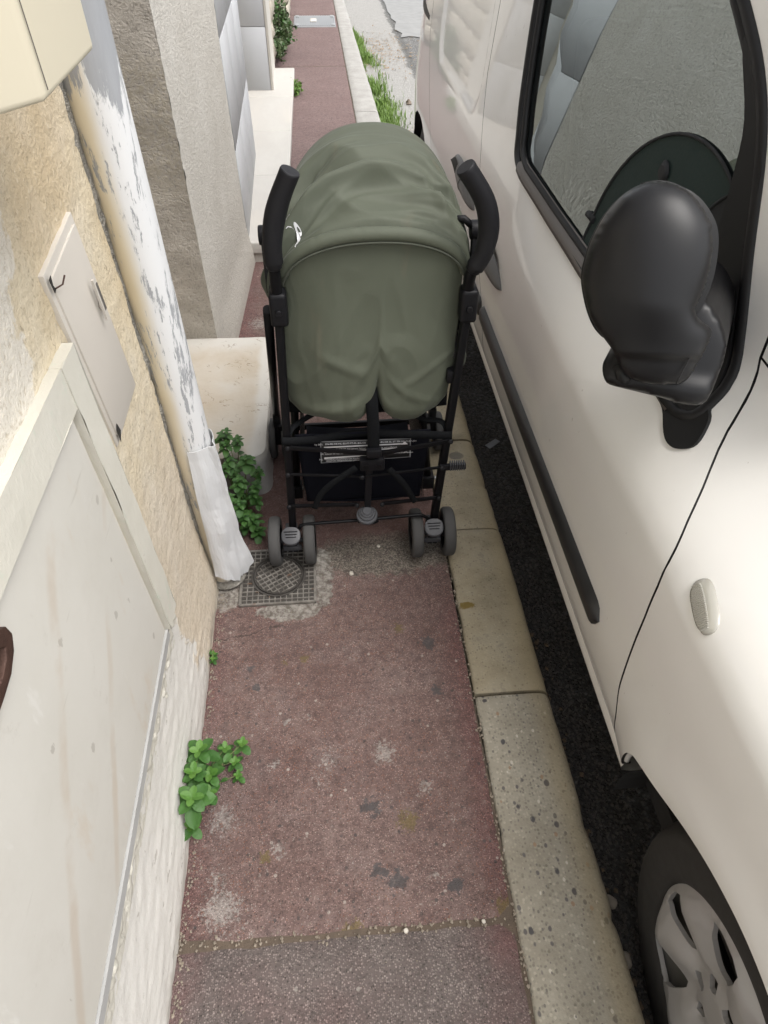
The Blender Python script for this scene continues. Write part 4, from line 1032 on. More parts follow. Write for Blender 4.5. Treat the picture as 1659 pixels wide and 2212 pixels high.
# wing mirror housing
MM = Vector((.44, .93, 1.05)); Mn = Vector((-.304, -.862, .406)); Ma = Vector((.943, -.333, 0)); Mb_ = Vector((.135, .382, .914))
HOUS = [(-.0699,-.0116),(-.0706,.0173),(-.0661,.0462),(-.0548,.0782),(-.0379,.1027),(-.0164,.1189),(.0100,.1253),(.0357,.1206),(.0593,.1070),(.0798,.0865),(.0914,.0655),(.0982,.0327),(.0994,.0017),(.0960,-.0241),(.0946,-.0385),(.1049,-.0488),(.1214,-.0585),(.1250,-.0672),(.1214,-.0929),(.1147,-.1176),(.1079,-.1372),(.0887,-.1456),(.0628,-.1495),(.0367,-.1477),(.0184,-.1392),(.0073,-.1261),(-.0046,-.1091),(-.0219,-.0922),(-.0406,-.0743),(-.0574,-.0463)]
hl = [(p.x, p.y) for p in smooth_path([(a, b, 0) for a, b in HOUS], 4, True)]
def mp(a, b, d): return MM+Ma*a+Mb_*b+Mn*d
def inflate(name, loop, step, mapf, back, mat, parent, iters=130):
    """membrane over an outline: height solves a Poisson problem, so it is smooth with no medial ridges"""
    lp = dens(loop, step*.7); n0 = len(lp); pts = [Vector(p) for p in lp]; edges = [(i, (i+1) % n0) for i in range(n0)]
    x0, x1 = min(p[0] for p in lp), max(p[0] for p in lp); y0, y1 = min(p[1] for p in lp), max(p[1] for p in lp)
    for i in range(int((x1-x0)/step)+1):
        for j in range(int((y1-y0)/(step*.866))+1):
            q = (x0+(i+.5*(j % 2))*step, y0+j*step*.866)
            if inpoly(q, lp) and min((p[0]-q[0])**2+(p[1]-q[1])**2 for p in lp) > (.55*step)**2: pts.append(Vector(q))
    V, E_, F_, *_ = delaunay_2d_cdt(pts, edges, [], 0, 1e-7)
    fc = [list(f) for f in F_ if inpoly((sum(V[i].x for i in f)/3, sum(V[i].y for i in f)/3), lp)]
    nb = [set() for _ in V]
    for f in fc:
        for k in range(3): nb[f[k]].update((f[k-1], f[(k+1) % 3]))
    nb = [nb_ for nb_ in nb]
    h = [0.0]*len(V); inner = [i for i in range(n0, len(V)) if nb[i]]
    for _ in range(iters):
        for i in inner: h[i] += 1.85*(sum(h[k] for k in nb[i])/len(nb[i])+step*step*.25-h[i])
    mx = max(h); v3 = [mapf(V[i].x, V[i].y, h[i]/mx) for i in range(len(V))]
    for i in range(len(fc)):
        f = fc[i]; n_ = (v3[f[1]]-v3[f[0]]).cross(v3[f[2]]-v3[f[0]])
        if n_.dot(back) > 0: fc[i] = f[::-1]
    b0 = len(v3); v3 += [v3[i]+back for i in range(n0)]
    for i in range(n0): fc.append([i, (i+1) % n0, b0+(i+1) % n0, b0+i])
    me = bpy.data.meshes.new(name); me.from_pydata([tuple(v) for v in v3], [], fc); me.polygons.foreach_set('use_smooth', [True]*len(fc))
    bm = bmesh.new(); bm.from_mesh(me); bmesh.ops.recalc_face_normals(bm, faces=bm.faces); bm.to_mesh(me); bm.free()
    return link(name, me, mat, parent)
BOWL = [(-.0699,-.0116),(-.0706,.0173),(-.0661,.0462),(-.0548,.0782),(-.0379,.1027),(-.0164,.1189),(.0100,.1253),(.0357,.1206),(.0593,.1070),(.0798,.0865),(.0914,.0655),(.0982,.0327),(.0994,.0017),(.0960,-.0241),(.0900,-.0450),(.0700,-.0600),(.0400,-.0740),(.0100,-.0860),(-.0150,-.0930),(-.0300,-.0860),(-.0430,-.0720),(-.0574,-.0463)]
FOOT = [(-.0240,-.0900),(-.0100,-.0680),(.0300,-.0480),(.0700,-.0380),(.0946,-.0385),(.1049,-.0488),(.1214,-.0585),(.1250,-.0672),(.1225,-.0860),(.1190,-.1030),(.0900,-.1080),(.0550,-.1130),(.0250,-.1230),(.0050,-.1230),(-.0046,-.1091)]
BLOCK = [(.0050,-.1150),(.0250,-.1080),(.0600,-.0980),(.1000,-.0920),(.1200,-.0960),(.1160,-.1150),(.1079,-.1372),(.0887,-.1456),(.0628,-.1495),(.0367,-.1477),(.0184,-.1392),(.0073,-.1261)]
sm_ = lambda L: [(p.x, p.y) for p in smooth_path([(a, b, 0) for a, b in L], 4, True)]
def shell(a, b, h):
    low = sstep(-.03, -.10, b)
    return mp(a, b, lerp(.062, .050, low)*h**lerp(.36, .30, low)-.012*sstep(-.100, -.112, b-.10*(a-.06))*h**.3)
mir = inflate('mirror_housing', hl, .0042, shell, -Mn*.012, 'mirror_black', van, 160)
mb = MB(); mb.tube([shell_p for shell_p in [mp(lerp(.104, .090, k/8), lerp(-.078, -.140, k/8), .030-.0*k) for k in range(9)]], .0011, 6); mb.obj('housing_split', 'seal_gap_shade', mir)
bl_ = sm_(BOWL); mb = MB(); mb.tube([mp(p[0]*1.004, p[1]*1.004, -.008) for p in bl_ if p[0] > -.02 and p[1] > -.04], .0016, 6); mb.obj('housing_seam', 'seal_gap_shade', mir)
hl = bl_
mb = MB()
rows = [(1.0, -.0135), (1.012, -.016), (1.012, -.040), (.985, -.052), (.93, -.055), (.0, -.056)]
cx_, cy_ = .03, .02; b = 0; N_ = len(hl)
up_ = [p for p in hl]
for (k, d) in rows:
    mb.v += [tuple(mp(cx_+(p[0]-cx_)*k+(.011*sstep(.0, .06, p[0])*sstep(-.07, -.03, p[1]) if d < -.015 else 0), cy_+(p[1]-cy_)*k, d)) for p in up_]
for i in range(len(rows)-1):
    for j in range(N_): mb.f.append((i*N_+j, i*N_+(j+1) % N_, (i+1)*N_+(j+1) % N_, (i+1)*N_+j)); mb.sm.append(True)
mb.obj('mirror_rim', 'van_black', mir, sharp=50)
mb = MB(); mb.prism([mp(a*.86+.004, b_*.86+.006, -.0575) for a, b_ in hl if b_ > -.03], -Mn*.002); mb.obj('mirror_glass', 'steel', mir)
# mirror arm: from the foot under the shell round to the sail
ARM = [(-.0117,-.1394),(-.0103,-.1266),(-.0011,-.1127),(.03,-.085),(.07,-.055),(.095,-.030),(.1095,-.0224),(.1253,-.0301),(.1434,-.0504),(.1563,-.0748),(.1607,-.1076),(.1548,-.1460),(.1452,-.1720),(.1165,-.1765),(.0816,-.1713),(.0398,-.1671),(.0046,-.1632),(-.0064,-.1542)]
al = [(p.x, p.y) for p in smooth_path([(a, b_, 0) for a, b_ in ARM], 3, True)]
def arm_map(a, b, h): return mp(a, b, -.040+.024*h**.22+.012*sstep(-.12, -.155, b))
arm = inflate('mirror_arm', al, .006, arm_map, Vector((.10, .17, -.02)), 'mirror_black', van, 110)
mb = MB(); mb.tube([mp(.010, -.130, -.012), mp(.018, -.145, -.010), mp(.03, -.152, -.02)], [.009, .010, .009], 14); mb.obj('pivot', 'van_black', arm)
# indicator lens
mb = MB(); ic = (.620, .664); ax = Vector((-.074, -.018)); ax.normalize(); L_ = .041; W_ = .0145
def ind(k, h):
    out = []
    for i in range(28):
        t = 2*math.pi*i/28; a = math.copysign(abs(math.cos(t))**.6, math.cos(t))*L_*k; c = math.copysign(abs(math.sin(t))**.75, math.sin(t))*W_*k
        y = ic[0]+ax.x*a-ax.y*c; z = ic[1]+ax.y*a+ax.x*c; out.append((van_x(y, z)-h, y, z))
    return out
rows = [ind(1.10, -.004), ind(1.10, .003), ind(1.0, .005), ind(.93, .0078), ind(.7, .0092), ind(.35, .0096), ind(.02, .0097)]
for r_ in rows: mb.v += r_
for i in range(len(rows)-1):
    for j in range(28): mb.f.append((i*28+j, i*28+(j+1) % 28, (i+1)*28+(j+1) % 28, (i+1)*28+j)); mb.sm.append(True)
indo = mb.obj('indicator_lens', 'lens_clear', van)
mb = MB()
for i in range(-11, 12):
    t = i*.0033; w = W_*.62*math.sqrt(max(0.05, 1-(abs(t)/.042)**3))
    def P_(a, c, h):
        y = ic[0]+ax.x*a-ax.y*c; z = ic[1]+ax.y*a+ax.x*c; return Vector((van_x(y, z)-h, y, z))
    hgt = .0112-.002*(abs(t)/.042)**2
    mb.add([P_(t-.0011, -w, hgt-.002), P_(t+.0011, -w, hgt-.002), P_(t+.0011, w, hgt-.002), P_(t-.0011, w, hgt-.002), P_(t, -w, hgt+.0012), P_(t, w, hgt+.0012)], [(0, 1, 4), (2, 3, 5), (1, 2, 5, 4), (3, 0, 4, 5)])
mb.obj('lens_ribs', 'lens_clear', indo)
# door handles
def door_handle(y0, z0, y1, z1, w, par):
    """a long pointed cup with a bridge grip"""
    def P_(a, c, h):
        y = lerp(y0, y1, a)+c*(z1-z0)*0; z = lerp(z0, z1, a)+c; return Vector((prof_x(z)+h, y, z))
    n = 26
    def width(a): return w*(max(0, math.sin(math.pi*min(1, max(0, a))))**.62)
    mb = MB(); mb.grid(lambda u, v: P_(u, width(u)*lerp(-1, 1, v), -.030*math.sin(math.pi*v)**.6*math.sin(math.pi*u)**.5-.002+(.0 if v not in (0, 1) else .004)), n, 10)
    h = mb.obj('door_handle', 'handle_brown', par)
    mb = MB(); mb.grid(lambda u, v: P_(lerp(.10, .36, u), width(.3)*lerp(.15, .75, v)*(.3+.7*math.sin(math.pi*u)**.4), -.0315*(math.sin(math.pi*(.5+.5*lerp(.15, .75, v)))**.6)-.002), 10, 6); mb.obj('finger_recess', 'dark_hole', h)
    mb = MB(); mb.tube([P_(.56, width(.56)*lerp(-1, 1, k/8)*.95, -.030*math.sin(math.pi*(.5+.475*lerp(-1, 1, k/8)))**.6-.002) for k in range(9)], .0016, 6); mb.obj('handle_seam', 'dark_hole', h)
door_handle(2.41, .545, 1.96, .515, .036, door)
door_handle(2.91, .615, 2.47, .565, .036, [c for c in van.children if c.name.startswith('sliding_door')][0])
# sliding rail on the rear quarter
mb = MB(); mb.grid(lambda u, v: (van_x(lerp(4.0, 4.6, v), .9)-.004+(.006 if u in (0, 1) else 0), lerp(4.09, 4.6, v), lerp(.845, .90, u)+.03*v), 3, 10); mb.obj('slide_rail', 'van_black', van)
# wheel arch liner and wheels
for yc in (.2, 4.08):
    mb = MB(); mb.grid(lambda u, v: (lerp(.538, .86, v), yc+.40*math.cos(math.pi*lerp(-.02, 1.02, u)), .10+(.335 if yc < 1 else .35)*math.sin(math.pi*lerp(-.02, 1.02, u))), 30, 3); mb.obj('arch_liner', 'underbody', van)
    mb = MB(); mb.box((.86, yc-.42, -.02), (.87, yc+.42, .46)); mb.obj('arch_wall', 'underbody', van)
mb = MB(); mb.tube([Vector((van_x(p[0], p[1])+.012, p[0], p[1]-.002)) for p in arc_s], .006, 8); mb.obj('arch_edge', 'paint', van)
WR, WC = .287, Vector((.548, .20, .138))
def build_wheel(c):
    mb = MB(); pr = [(.186, .012), (.190, .004), (.200, -.001), (.222, -.004), (.245, -.003), (.258, .001), (.262, .001), (.272, .010), (.280, .022), (.2865, .038)]
    pr += [(.287, .05), (.287, .06), (.282, .061), (.282, .065), (.287, .066), (.287, .09), (.282, .091), (.282, .095), (.287, .096), (.287, .13), (.28, .155), (.25, .168), (.19, .165)]
    mb.lathe(pr, c, (1, 0, 0), 96); w = mb.obj('wheel', 'rubber', van, sharp=60)
    mb = MB(); mb.lathe([(.188, .012), (.18, .03), (.165, .05), (.12, .062), (.03, .06), (0, .06)], c, (1, 0, 0), 48); mb.obj('steel_rim', plain('dusty_steel_rim', (.09, .085, .075), .6, .3, 20), w)
    # hub cap with broad curved spokes
    outl = [(.187*math.cos(2*math.pi*i/72), .187*math.sin(2*math.pi*i/72)) for i in range(72)]
    holes = []
    for k in range(6):
        a0 = 2*math.pi*k/6+.30
        loop = [(.172, -.36), (.174, -.2), (.175, 0), (.172, .14), (.155, .17), (.125, .12), (.10, .04), (.088, -.10), (.092, -.22), (.11, -.30), (.14, -.36)]
        holes.append([(r*math.cos(a0+t), r*math.sin(a0+t)) for r, t in loop])
        b0 = a0+.52; loop = [(.066, 0), (.058, .20), (.038, .24), (.034, 0), (.038, -.24), (.058, -.20)]
        holes.append([(r*math.cos(b0+t), r*math.sin(b0+t)) for r, t in loop])
    def hm(a, b):
        r = math.hypot(a, b); th = math.atan2(b, a)
        d = interp(r, [0, .03, .06, .10, .15, .175, .187], [.010, .010, .016, .004, -.004, .0, .010])
        d += .007*math.cos(6*(th-.30-.1)+r*14)*sstep(.05, .09, r)*sstep(.185, .165, r)
        return c+Vector((d, a, b))
    cdt_panel('hub_cap', outl, holes, .010, hm, Vector((.009, 0, 0)), 'hubcap', w, .007)
    return w
build_wheel(WC); build_wheel(Vector((.56, 4.08, .138)))
# closed body: far side, roof, nose, tail, floor
XM = 1.37
mb = MB(); mb.grid(lambda u, v: (2*XM-van_x(lerp(-.55, 4.62, u), lerp(.15, 1.6, v)), lerp(-.55, 4.62, u), lerp(.15, 1.6 if lerp(-.55, 4.62, u) > 1.3 else .86, v)), 60, 24); mb.obj('far_side', 'paint', van)
RS = [(.67, 1.60), (.685, 1.645), (.72, 1.685), (.80, 1.71), (1.0, 1.725), (1.37, 1.73)]; RS = RS+[(2*XM-x, z) for x, z in RS[-2::-1]]
mb = MB(); mb.grid(lambda u, v: (RS[int(round(u*(len(RS)-1)))][0], lerp(1.42, 4.64, v), RS[int(round(u*(len(RS)-1)))][1]), len(RS)-1, 20); mb.obj('roof', 'paint', van)
mb = MB(); mb.grid(lambda u, v: (lerp(.70, 2.04, u), 4.645-.04*abs(2*u-1)**4, lerp(.15, 1.7, v)), 12, 12); mb.obj('tail_door', 'paint', van)
def wing_top(y): return interp(y, [-.56, -.3, -.1, .2, .5, .80], [.74, .775, .80, .83, .85, .872])
def bonnet(u, v):
    y = lerp(-.56, .795, v); zt = wing_top(y)+.003; xe = van_x(y, zt); k = math.sin(math.pi*u)
    return (lerp(xe, 2*XM-xe, u), y-.05*(1-v)*k, zt+.09*k**.55)
mb = MB(); mb.grid(bonnet, 40, 24); mb.obj('bonnet', 'paint', van)
mb = MB(); mb.grid(lambda u, v: (lerp(.70, 2.04, u), -.56-.10*math.sin(math.pi*u), lerp(.12, .76, v)), 12, 8); mb.obj('front_bumper', 'van_mould', van)
mb = MB(); mb.grid(lambda u, v: (lerp(.70+.02*v, 2.04-.02*v, u), lerp(.76, 1.46, v)-.06*math.sin(math.pi*u), lerp(.94, 1.60, v)), 14, 10); mb.obj('windscreen', 'glass', van)
mb = MB(); mb.box((.60, -.5, .10), (2.1, 4.5, .16)); mb.obj('floor_pan', 'underbody', van)
# cab
mb = MB(); mb.box((.60, 2.36, .16), (2.10, 2.40, 1.60)); mb.obj('bulkhead', 'interior', van)
mb = MB(); mb.box((.80, .70, .5), (1.94, 1.08, .90)); mb.obj('dashboard', 'interior', van, bevel=.06, seg=4)
mb = MB(); mb.box((.70, 1.02, .2), (.715, 2.35, .72)); mb.obj('door_lining', 'interior', van)
for sx in (.72, 1.42):
    st = MB(); st.box((sx, 1.55, .35), (sx+.5, 2.05, .55)); s_ = st.obj('seat', 'interior', van, bevel=.06, seg=4)
    st = MB(); st.prism([(sx, 1.98, .5), (sx, 2.10, .5), (sx, 2.28, 1.15), (sx, 2.18, 1.17)], (.5, 0, 0)); st.obj('seat_back', 'interior', s_, bevel=.04, seg=3)
    st = MB(); st.box((sx+.12, 2.16, 1.18), (sx+.38, 2.26, 1.38)); st.obj('headrest', 'interior', s_, bevel=.04, seg=3)
mb = MB(); ctr = Vector((1.72, 1.32, .95)); an = Vector((0, -.9, .45)).normalized(); u_ = Vector((1, 0, 0)); w_ = an.cross(u_)
mb.tube([ctr+(u_*math.cos(t*2*math.pi/32)+w_*math.sin(t*2*math.pi/32))*.19 for t in range(32)], .014, 8, closed=True); mb.obj('steering_wheel', 'interior', van)
# round mesh sun shade stuck inside the window
sh = root('sun_shade', 'large round dark mesh sun shade stuck on the van window behind the mirror', 'sun shade', (.62, 1.2, .87))
mb = MB(); SC = (1.33, .845)
mb.grid(lambda u, v: (gl_x(SC[0]+.268*u*math.cos(v*2*math.pi), SC[1]+.268*u*math.sin(v*2*math.pi))+.0135, SC[0]+.268*u*math.cos(v*2*math.pi), SC[1]+.268*u*math.sin(v*2*math.pi)), 12, 64); mb.obj('mesh_disc', 'shade', sh)
mb = MB(); mb.tube([Vector((gl_x(SC[0]+.268*math.cos(t), SC[1]+.268*math.sin(t))+.0125, SC[0]+.268*math.cos(t), SC[1]+.268*math.sin(t))) for t in [2*math.pi*i/72 for i in range(72)]], .0035, 6, closed=True); mb.obj('hoop', 'interior', sh)
mb = MB(); mb.tube([Vector((gl_x(1.40, 1.035)+.013, 1.40, 1.035)), Vector((gl_x(1.40, 1.035)+.006, 1.40, 1.035))], [.022, .012], 20); mb.obj('suction_cup', 'interior', sh)
mb = MB(); mb.tube([Vector((gl_x(1.585, .87)+.012, 1.585, .87)), Vector((gl_x(1.62, .87)+.012, 1.622, .872))], .008, 10); mb.obj('pull_tab', 'interior', sh)
s2 = root('sun_shade', 'smaller darker round shade on the van window close to its front edge', 'sun shade', (.70, 1.12, .95))
mb = MB(); mb.grid(lambda u, v: (gl_x(1.115+.125*u*math.cos(v*2*math.pi), .965+.125*u*math.sin(v*2*math.pi))+.0105, 1.115+.125*u*math.cos(v*2*math.pi), .965+.125*u*math.sin(v*2*math.pi)), 6, 48); mb.obj('mesh_disc', 'interior', s2)
mb = MB(); mb.tube([Vector((gl_x(1.115+.125*math.cos(t), .965+.125*math.sin(t))+.0095, 1.115+.125*math.cos(t), .965+.125*math.sin(t))) for t in [2*math.pi*i/48 for i in range(48)]], .003, 6, closed=True); mb.obj('hoop', 'interior', s2)
# card lying behind the glass by the sail
cd = root('paper_card', 'pale green printed card stuck on the van window corner beside the mirror', 'card', (.60, .99, .97))
CQ = [(1.095, .865), (1.17, .855), (1.175, .962), (1.105, .976)]
mb = MB(); mb.prism([Vector((gl_x(y, z)+.0065, y, z)) for y, z in CQ], (.0012, 0, 0)); mb.obj('sheet', 'sticker', cd)
def text_mesh(name, txt, size, M, mat, par):
    cu = bpy.data.curves.new(name, 'FONT'); cu.body = txt; cu.size = size; cu.resolution_u = 2; cu.align_x = 'CENTER'
    ob = bpy.data.objects.new(name, cu); COL.objects.link(ob); dg = bpy.context.evaluated_depsgraph_get(); dg.update()
    me = bpy.data.meshes.new_from_object(ob.evaluated_get(dg)); bpy.data.objects.remove(ob)
    me.materials.clear(); me.transform(M); return link(name, me, mat, par)
def wallM(y, z, dx, rot=0):   # text facing -X, reading left to right along -Y
    return Matrix(((0, 0, -1, gl_x(y, z)+dx), (-1, 0, 0, y), (0, 1, 0, z), (0, 0, 0, 1))) @ Matrix.Rotation(rot, 4, 'Z')
text_mesh('lettering', 'N SE', .010, wallM(1.145, .886, .0055), 'sticker_black', cd); text_mesh('lettering', 'RA', .010, wallM(1.145, .874, .0055), 'sticker_black', cd)
mb = MB(); mb.tube([Vector((gl_x(1.145, .882)+.006, 1.145+.022*math.cos(t), .882+.017*math.sin(t))) for t in [2*math.pi*i/24 for i in range(24)]], .0012, 5, closed=True); mb.obj('ring_mark', 'sticker_green', cd)

# ================================================================== PUSHCHAIR
pc = root('pushchair', 'folding pushchair with olive green hood and black frame standing on the pavement', 'pushchair', (.06, 1.5, 0))
def cxz(z): return .059+.05*(z-.07)
def py(z): return 1.388+.016*z          # plane of the rear posts
def bolt(mb, p, r=.006): mb.tube([Vector(p)+Vector((0, -.003, 0)), Vector(p)+Vector((0, -.009, .004))], [r, r*.8], 10)
# posts
PL0, PL1 = Vector((-.137, 1.388, .085)), Vector((-.111, 1.401, .80)); PR0, PR1 = Vector((.261, 1.388, .10)), Vector((.305, 1.401, .79))
def sect_bar(mb, a, b, w, d):
    """rounded flat tube"""
    a, b = Vector(a), Vector(b); mb.tube([a, a.lerp(b, .5), b], w, 12, flat=d/w, nrm=(0, 1, 0))
for a, b in ((PL0, PL1), (PR0, PR1)):
    mb = MB(); mb.bar(a, b, .020, .026, (0, 1, 0)); mb.obj('rear_post', 'black_metal', pc, bevel=.006, seg=3)
# hinge housings, handle tubes, grips
GL = [(-.111, 1.400, .79), (-.1115, 1.392, .83), (-.1105, 1.385, .872), (-.109, 1.38, .919), (-.101, 1.38, .964), (-.086, 1.378, 1.008), (-.062, 1.374, 1.058)]
GR = [(.303, 1.400, .785), (.2985, 1.392, .82), (.303, 1.385, .853), (.321, 1.38, .892), (.326, 1.38, .944), (.310, 1.378, .999), (.268, 1.374, 1.059)]
for G, s_ in ((GL, -1), (GR, 1)):
    h0 = Vector(G[0]); mb = MB(); mb.box((h0.x-.019, h0.y-.020, h0.z-.055), (h0.x+.019, h0.y+.022, h0.z+.022)); hg = mb.obj('hinge_housing', 'black_plastic', pc, bevel=.010, seg=4)
    mb = MB(); mb.tube([h0+Vector((0, -.02, -.02)), h0+Vector((0, -.024, -.02))], [.008, .006], 12); mb.obj('rivet', 'black_plastic', hg)
    mb = MB(); mb.tube(smooth_path(G[:4], 4), .0125, 14); mb.obj('handle_tube', 'black_metal', pc)
    gp = smooth_path(G[2:], 7); n = len(gp)
    rr = [.0205-.004*(1 if i < 2 else 0)-.001*math.sin(i*.3) for i in range(n)]
    gp = [gp[0]-(gp[1]-gp[0]).normalized()*.004]+gp+[gp[-1]+(gp[-1]-gp[-2]).normalized()*.003]; rr = [.0135]+rr+[.0185]
    mb = MB(); mb.tube(gp, rr, 22); mb.obj('grip', 'grip', pc)
# hood clips at both sides
for (x, s_) in ((-.128, -1), (.312, 1)):
    c = Vector((x+s_*.002, 1.465, .905))
    mb = MB(); mb.tube([c+Vector((-.008*s_, 0, 0)), c+Vector((.012*s_, 0, 0))], [.020, .020], 20); hc = mb.obj('hood_clip', 'black_plastic', pc, bevel=.003)
    mb = MB(); mb.bar(c+Vector((.002*s_, -.002, .0)), c+Vector((.0, -.025, -.115)), .012, .020, (0, 1, 0)); mb.obj('clip_arm', 'black_plastic', hc, bevel=.003)
    mb = MB(); mb.tube([c+Vector((-.004*s_, .0, .008)), c+Vector((-.022*s_, .004, .022)), c+Vector((-.05*s_, .01, .02))], .008, 10); mb.obj('clip_hook', 'black_plastic', hc)
# ---- hood
RINGS = [  # s, y_top, z_top, y_end, z_end, halfwidth, power
    (0.00, 1.405, .921, 1.425, .812, .1955, 2.25), (0.10, 1.420, .948, 1.430, .81, .200, 2.35), (0.30, 1.475, .980, 1.445, .80, .206, 2.4),
    (0.55, 1.560, 1.015, 1.475, .79, .209, 2.35), (0.80, 1.650, 1.048, 1.51, .79, .209, 2.3), (0.92, 1.700, 1.052, 1.53, .79, .208, 2.3), (1.0, 1.725, 1.040, 1.54, .79, .206, 2.3)]
RS_ = [r[0] for r in RINGS]
def ring(s): return [interp(s, RS_, [r[i] for r in RINGS]) for i in range(1, 7)]
def fold(a, b):      # sharp pulled ridges
    return 1-abs(a)/b if abs(a) < b else 0
def hood(s, t, wr=True):
    yt, zt, ye, ze, hw, pw = ring(s); th = math.pi*t
    c, sn = math.cos(th), math.sin(th); xr = -math.copysign(abs(c)**(2/pw), c)*hw; up = abs(sn)**(2/pw)
    y, z = lerp(ye, yt, up), lerp(ze, zt, up)
    if wr:
        w = math.sin(math.pi*min(1, max(0, (s-.03)/.86)))**.7 if .03 < s < .89 else 0
        e = 0
        e += .011*(1-abs(nz(s*3.0+t*2.2, t*2.6-s*1.5, 1.7))*3.2)
        e += .006*(1-abs(nz(s*6.5-t*2.0, t*5.0, 5.2))*3)
        e -= .016*math.exp(-((s-.30-.55*(t-.45))/.10)**2)*math.exp(-((t-.42)/.26)**2)
        e += .016*math.exp(-((s-.44-.40*(t-.42))/.06)**2)*math.exp(-((t-.36)/.22)**2)
        e -= .014*math.exp(-((s-.58)/.12)**2)*math.exp(-((t-.28)/.10)**2)
        e += .010*math.exp(-((s-.62+.5*(t-.65))/.05)**2)*math.exp(-((t-.70)/.16)**2)
        e -= .012*math.exp(-((s-.16)/.06)**2)*math.exp(-((t-.55)/.30)**2)
        for (a0, b0, a1, b1, am) in ((.12, .22, .46, .52, .009), (.16, .78, .58, .60, .008), (.52, .18, .74, .56, .007), (.30, .62, .34, .86, .006), (.40, .30, .70, .34, .006)):
            dx, dy = a1-a0, (b1-b0)*1.5; px, py_ = s-a0, (t-b0)*1.5; q = max(0, min(1, (px*dx+py_*dy)/(dx*dx+dy*dy)))
            e += am*fold(math.hypot(px-dx*q, py_-dy*q), .06)**1.4*math.sin(math.pi*min(1, max(.02, q*.9+.08)))
        e *= 1.1
        z += e*w*(.25+.75*up); y -= e*w*.5; xr += e*w*.5*c*-1
    return Vector((cxz(z)+xr, y, z))
mb = MB(); mb.grid(lambda u, v: hood(u, v), 110, 130); hood_o = mb.obj('hood', 'olive', pc, fix=False)
sm = hood_o.modifiers.new('s', 'SOLIDIFY'); sm.thickness = .002
# front hem roll and rear piped seam
mb = MB(); mb.tube([hood(.985, k/60, False)+Vector((0, .001, .001)) for k in range(61)], .005, 8); mb.obj('hood_hem', 'olive', hood_o)
mb = MB(); mb.tube([hood(.90, k/60)+Vector((0, -.0003, .0003)) for k in range(61)], .0012, 6); mb.obj('stitching', 'olive_dark', hood_o)
def seam(k):
    p = hood(0, k, False); return p
mb = MB(); mb.tube([seam(.03+.94*k/80)+Vector((0, -.004, .006+.0012*nz(k*.9, 2))) for k in range(81)], [.0155*(.55+.45*math.sin(math.pi*k/80)**.5)*(1+.05*nz(k*1.7, 4)) for k in range(81)], 14); mb.obj('piped_seam', 'olive', hood_o)
mb = MB(); mb.tube([seam(.03+.94*k/80)+Vector((0, -.0175, -.0065)) for k in range(81)], .0022, 6); mb.obj('seam_shadow', 'olive_dark', hood_o)  # thin dark tube added as the shadow line beneath the piping
# side flap peeking out left of the hinge
mb = MB(); mb.grid(lambda u, v: (-.118-.030*math.sin(math.pi*v)*(.5+.5*u), 1.43+.02*u, lerp(.845, .735, v)+.02*u), 6, 12); o = mb.obj('side_flap', 'olive', pc, fix=False); o.modifiers.new('s', 'SOLIDIFY').thickness = .003
# ---- rear curtain
def zbot(s):
    z = .482+.085*math.exp(-(abs(s-.085)/.085)**1.15)
    z += .022*max(0, -s-.85)/.15+.014*max(0, s-.90)/.10+.006*nz(s*3.5, 4)
    z -= .010*math.exp(-((s+.25)/.2)**2)+.012*math.exp(-((s-.62)/.25)**2)
    return z
def curtain(u, v):
    s = lerp(-1, 1, u); k = (u-.5)*.94+.5; top = hood(0, .03+.94*u, False)
    zb = zbot(s); z = lerp(top.z-.006, zb, v)
    hw = lerp(.190, .197, sstep(0, .3, v))*(1-.03*max(0, v-.75)/.25)
    xr = hw*s if True else 0
    tx = top.x-cxz(top.z); xr = lerp(tx*.985, xr, sstep(0, .35, v))
    y = 1.424-(.020+.030*sstep(.0, .8, v))*(1-abs(s)**3)
    y -= .006*v*math.exp(-((abs(s-.06)-.42)/.30)**2)
    # centre crease running down into the notch
    cr = math.exp(-((s-.105+.02*v)/.045)**2); y += cr*(.001*sstep(.1, .5, v)+.012*sstep(.80, 1, v))
    y += .0
    # lower edge curls under the lobes
    y += .018*max(0, (v-.90)/.10)**2*(1-.6*cr)
    # creases pulled towards the notch and the corners
    y -= .004*fold(nz(s*1.2+v*1.3, v*2.0-s*.8, 8.1), .22)*sstep(.2, .5, v)
    y -= .003*math.exp(-((v-.80-.22*(s-.45))/.030)**2)*sstep(.15, .3, s)*sstep(.95, .7, s)
    y -= .0035*math.exp(-((v-.68+.35*(s-.6))/.03)**2)*sstep(.3, .5, s)
    y -= .004*math.exp(-((v-.62-.25*(s+.35))/.035)**2)*sstep(-.7, -.45, s)*sstep(0, -.15, s)
    y -= .006*math.exp(-((v-.90+.12*(s+.4))/.04)**2)*sstep(-.85, -.65, s)*sstep(.0, -.2, s)
    y -= .0012*fold(nz(s*4, v*3, 2.2), .25)
    y += .004*nz(s*3, v*3, 6)
    return Vector((cxz(z)+xr, y, z))
mb = MB(); mb.grid(curtain, 130, 110); cu_o = mb.obj('rear_curtain', 'olive', pc, fix=False); cu_o.modifiers.new('s', 'SOLIDIFY').thickness = .002
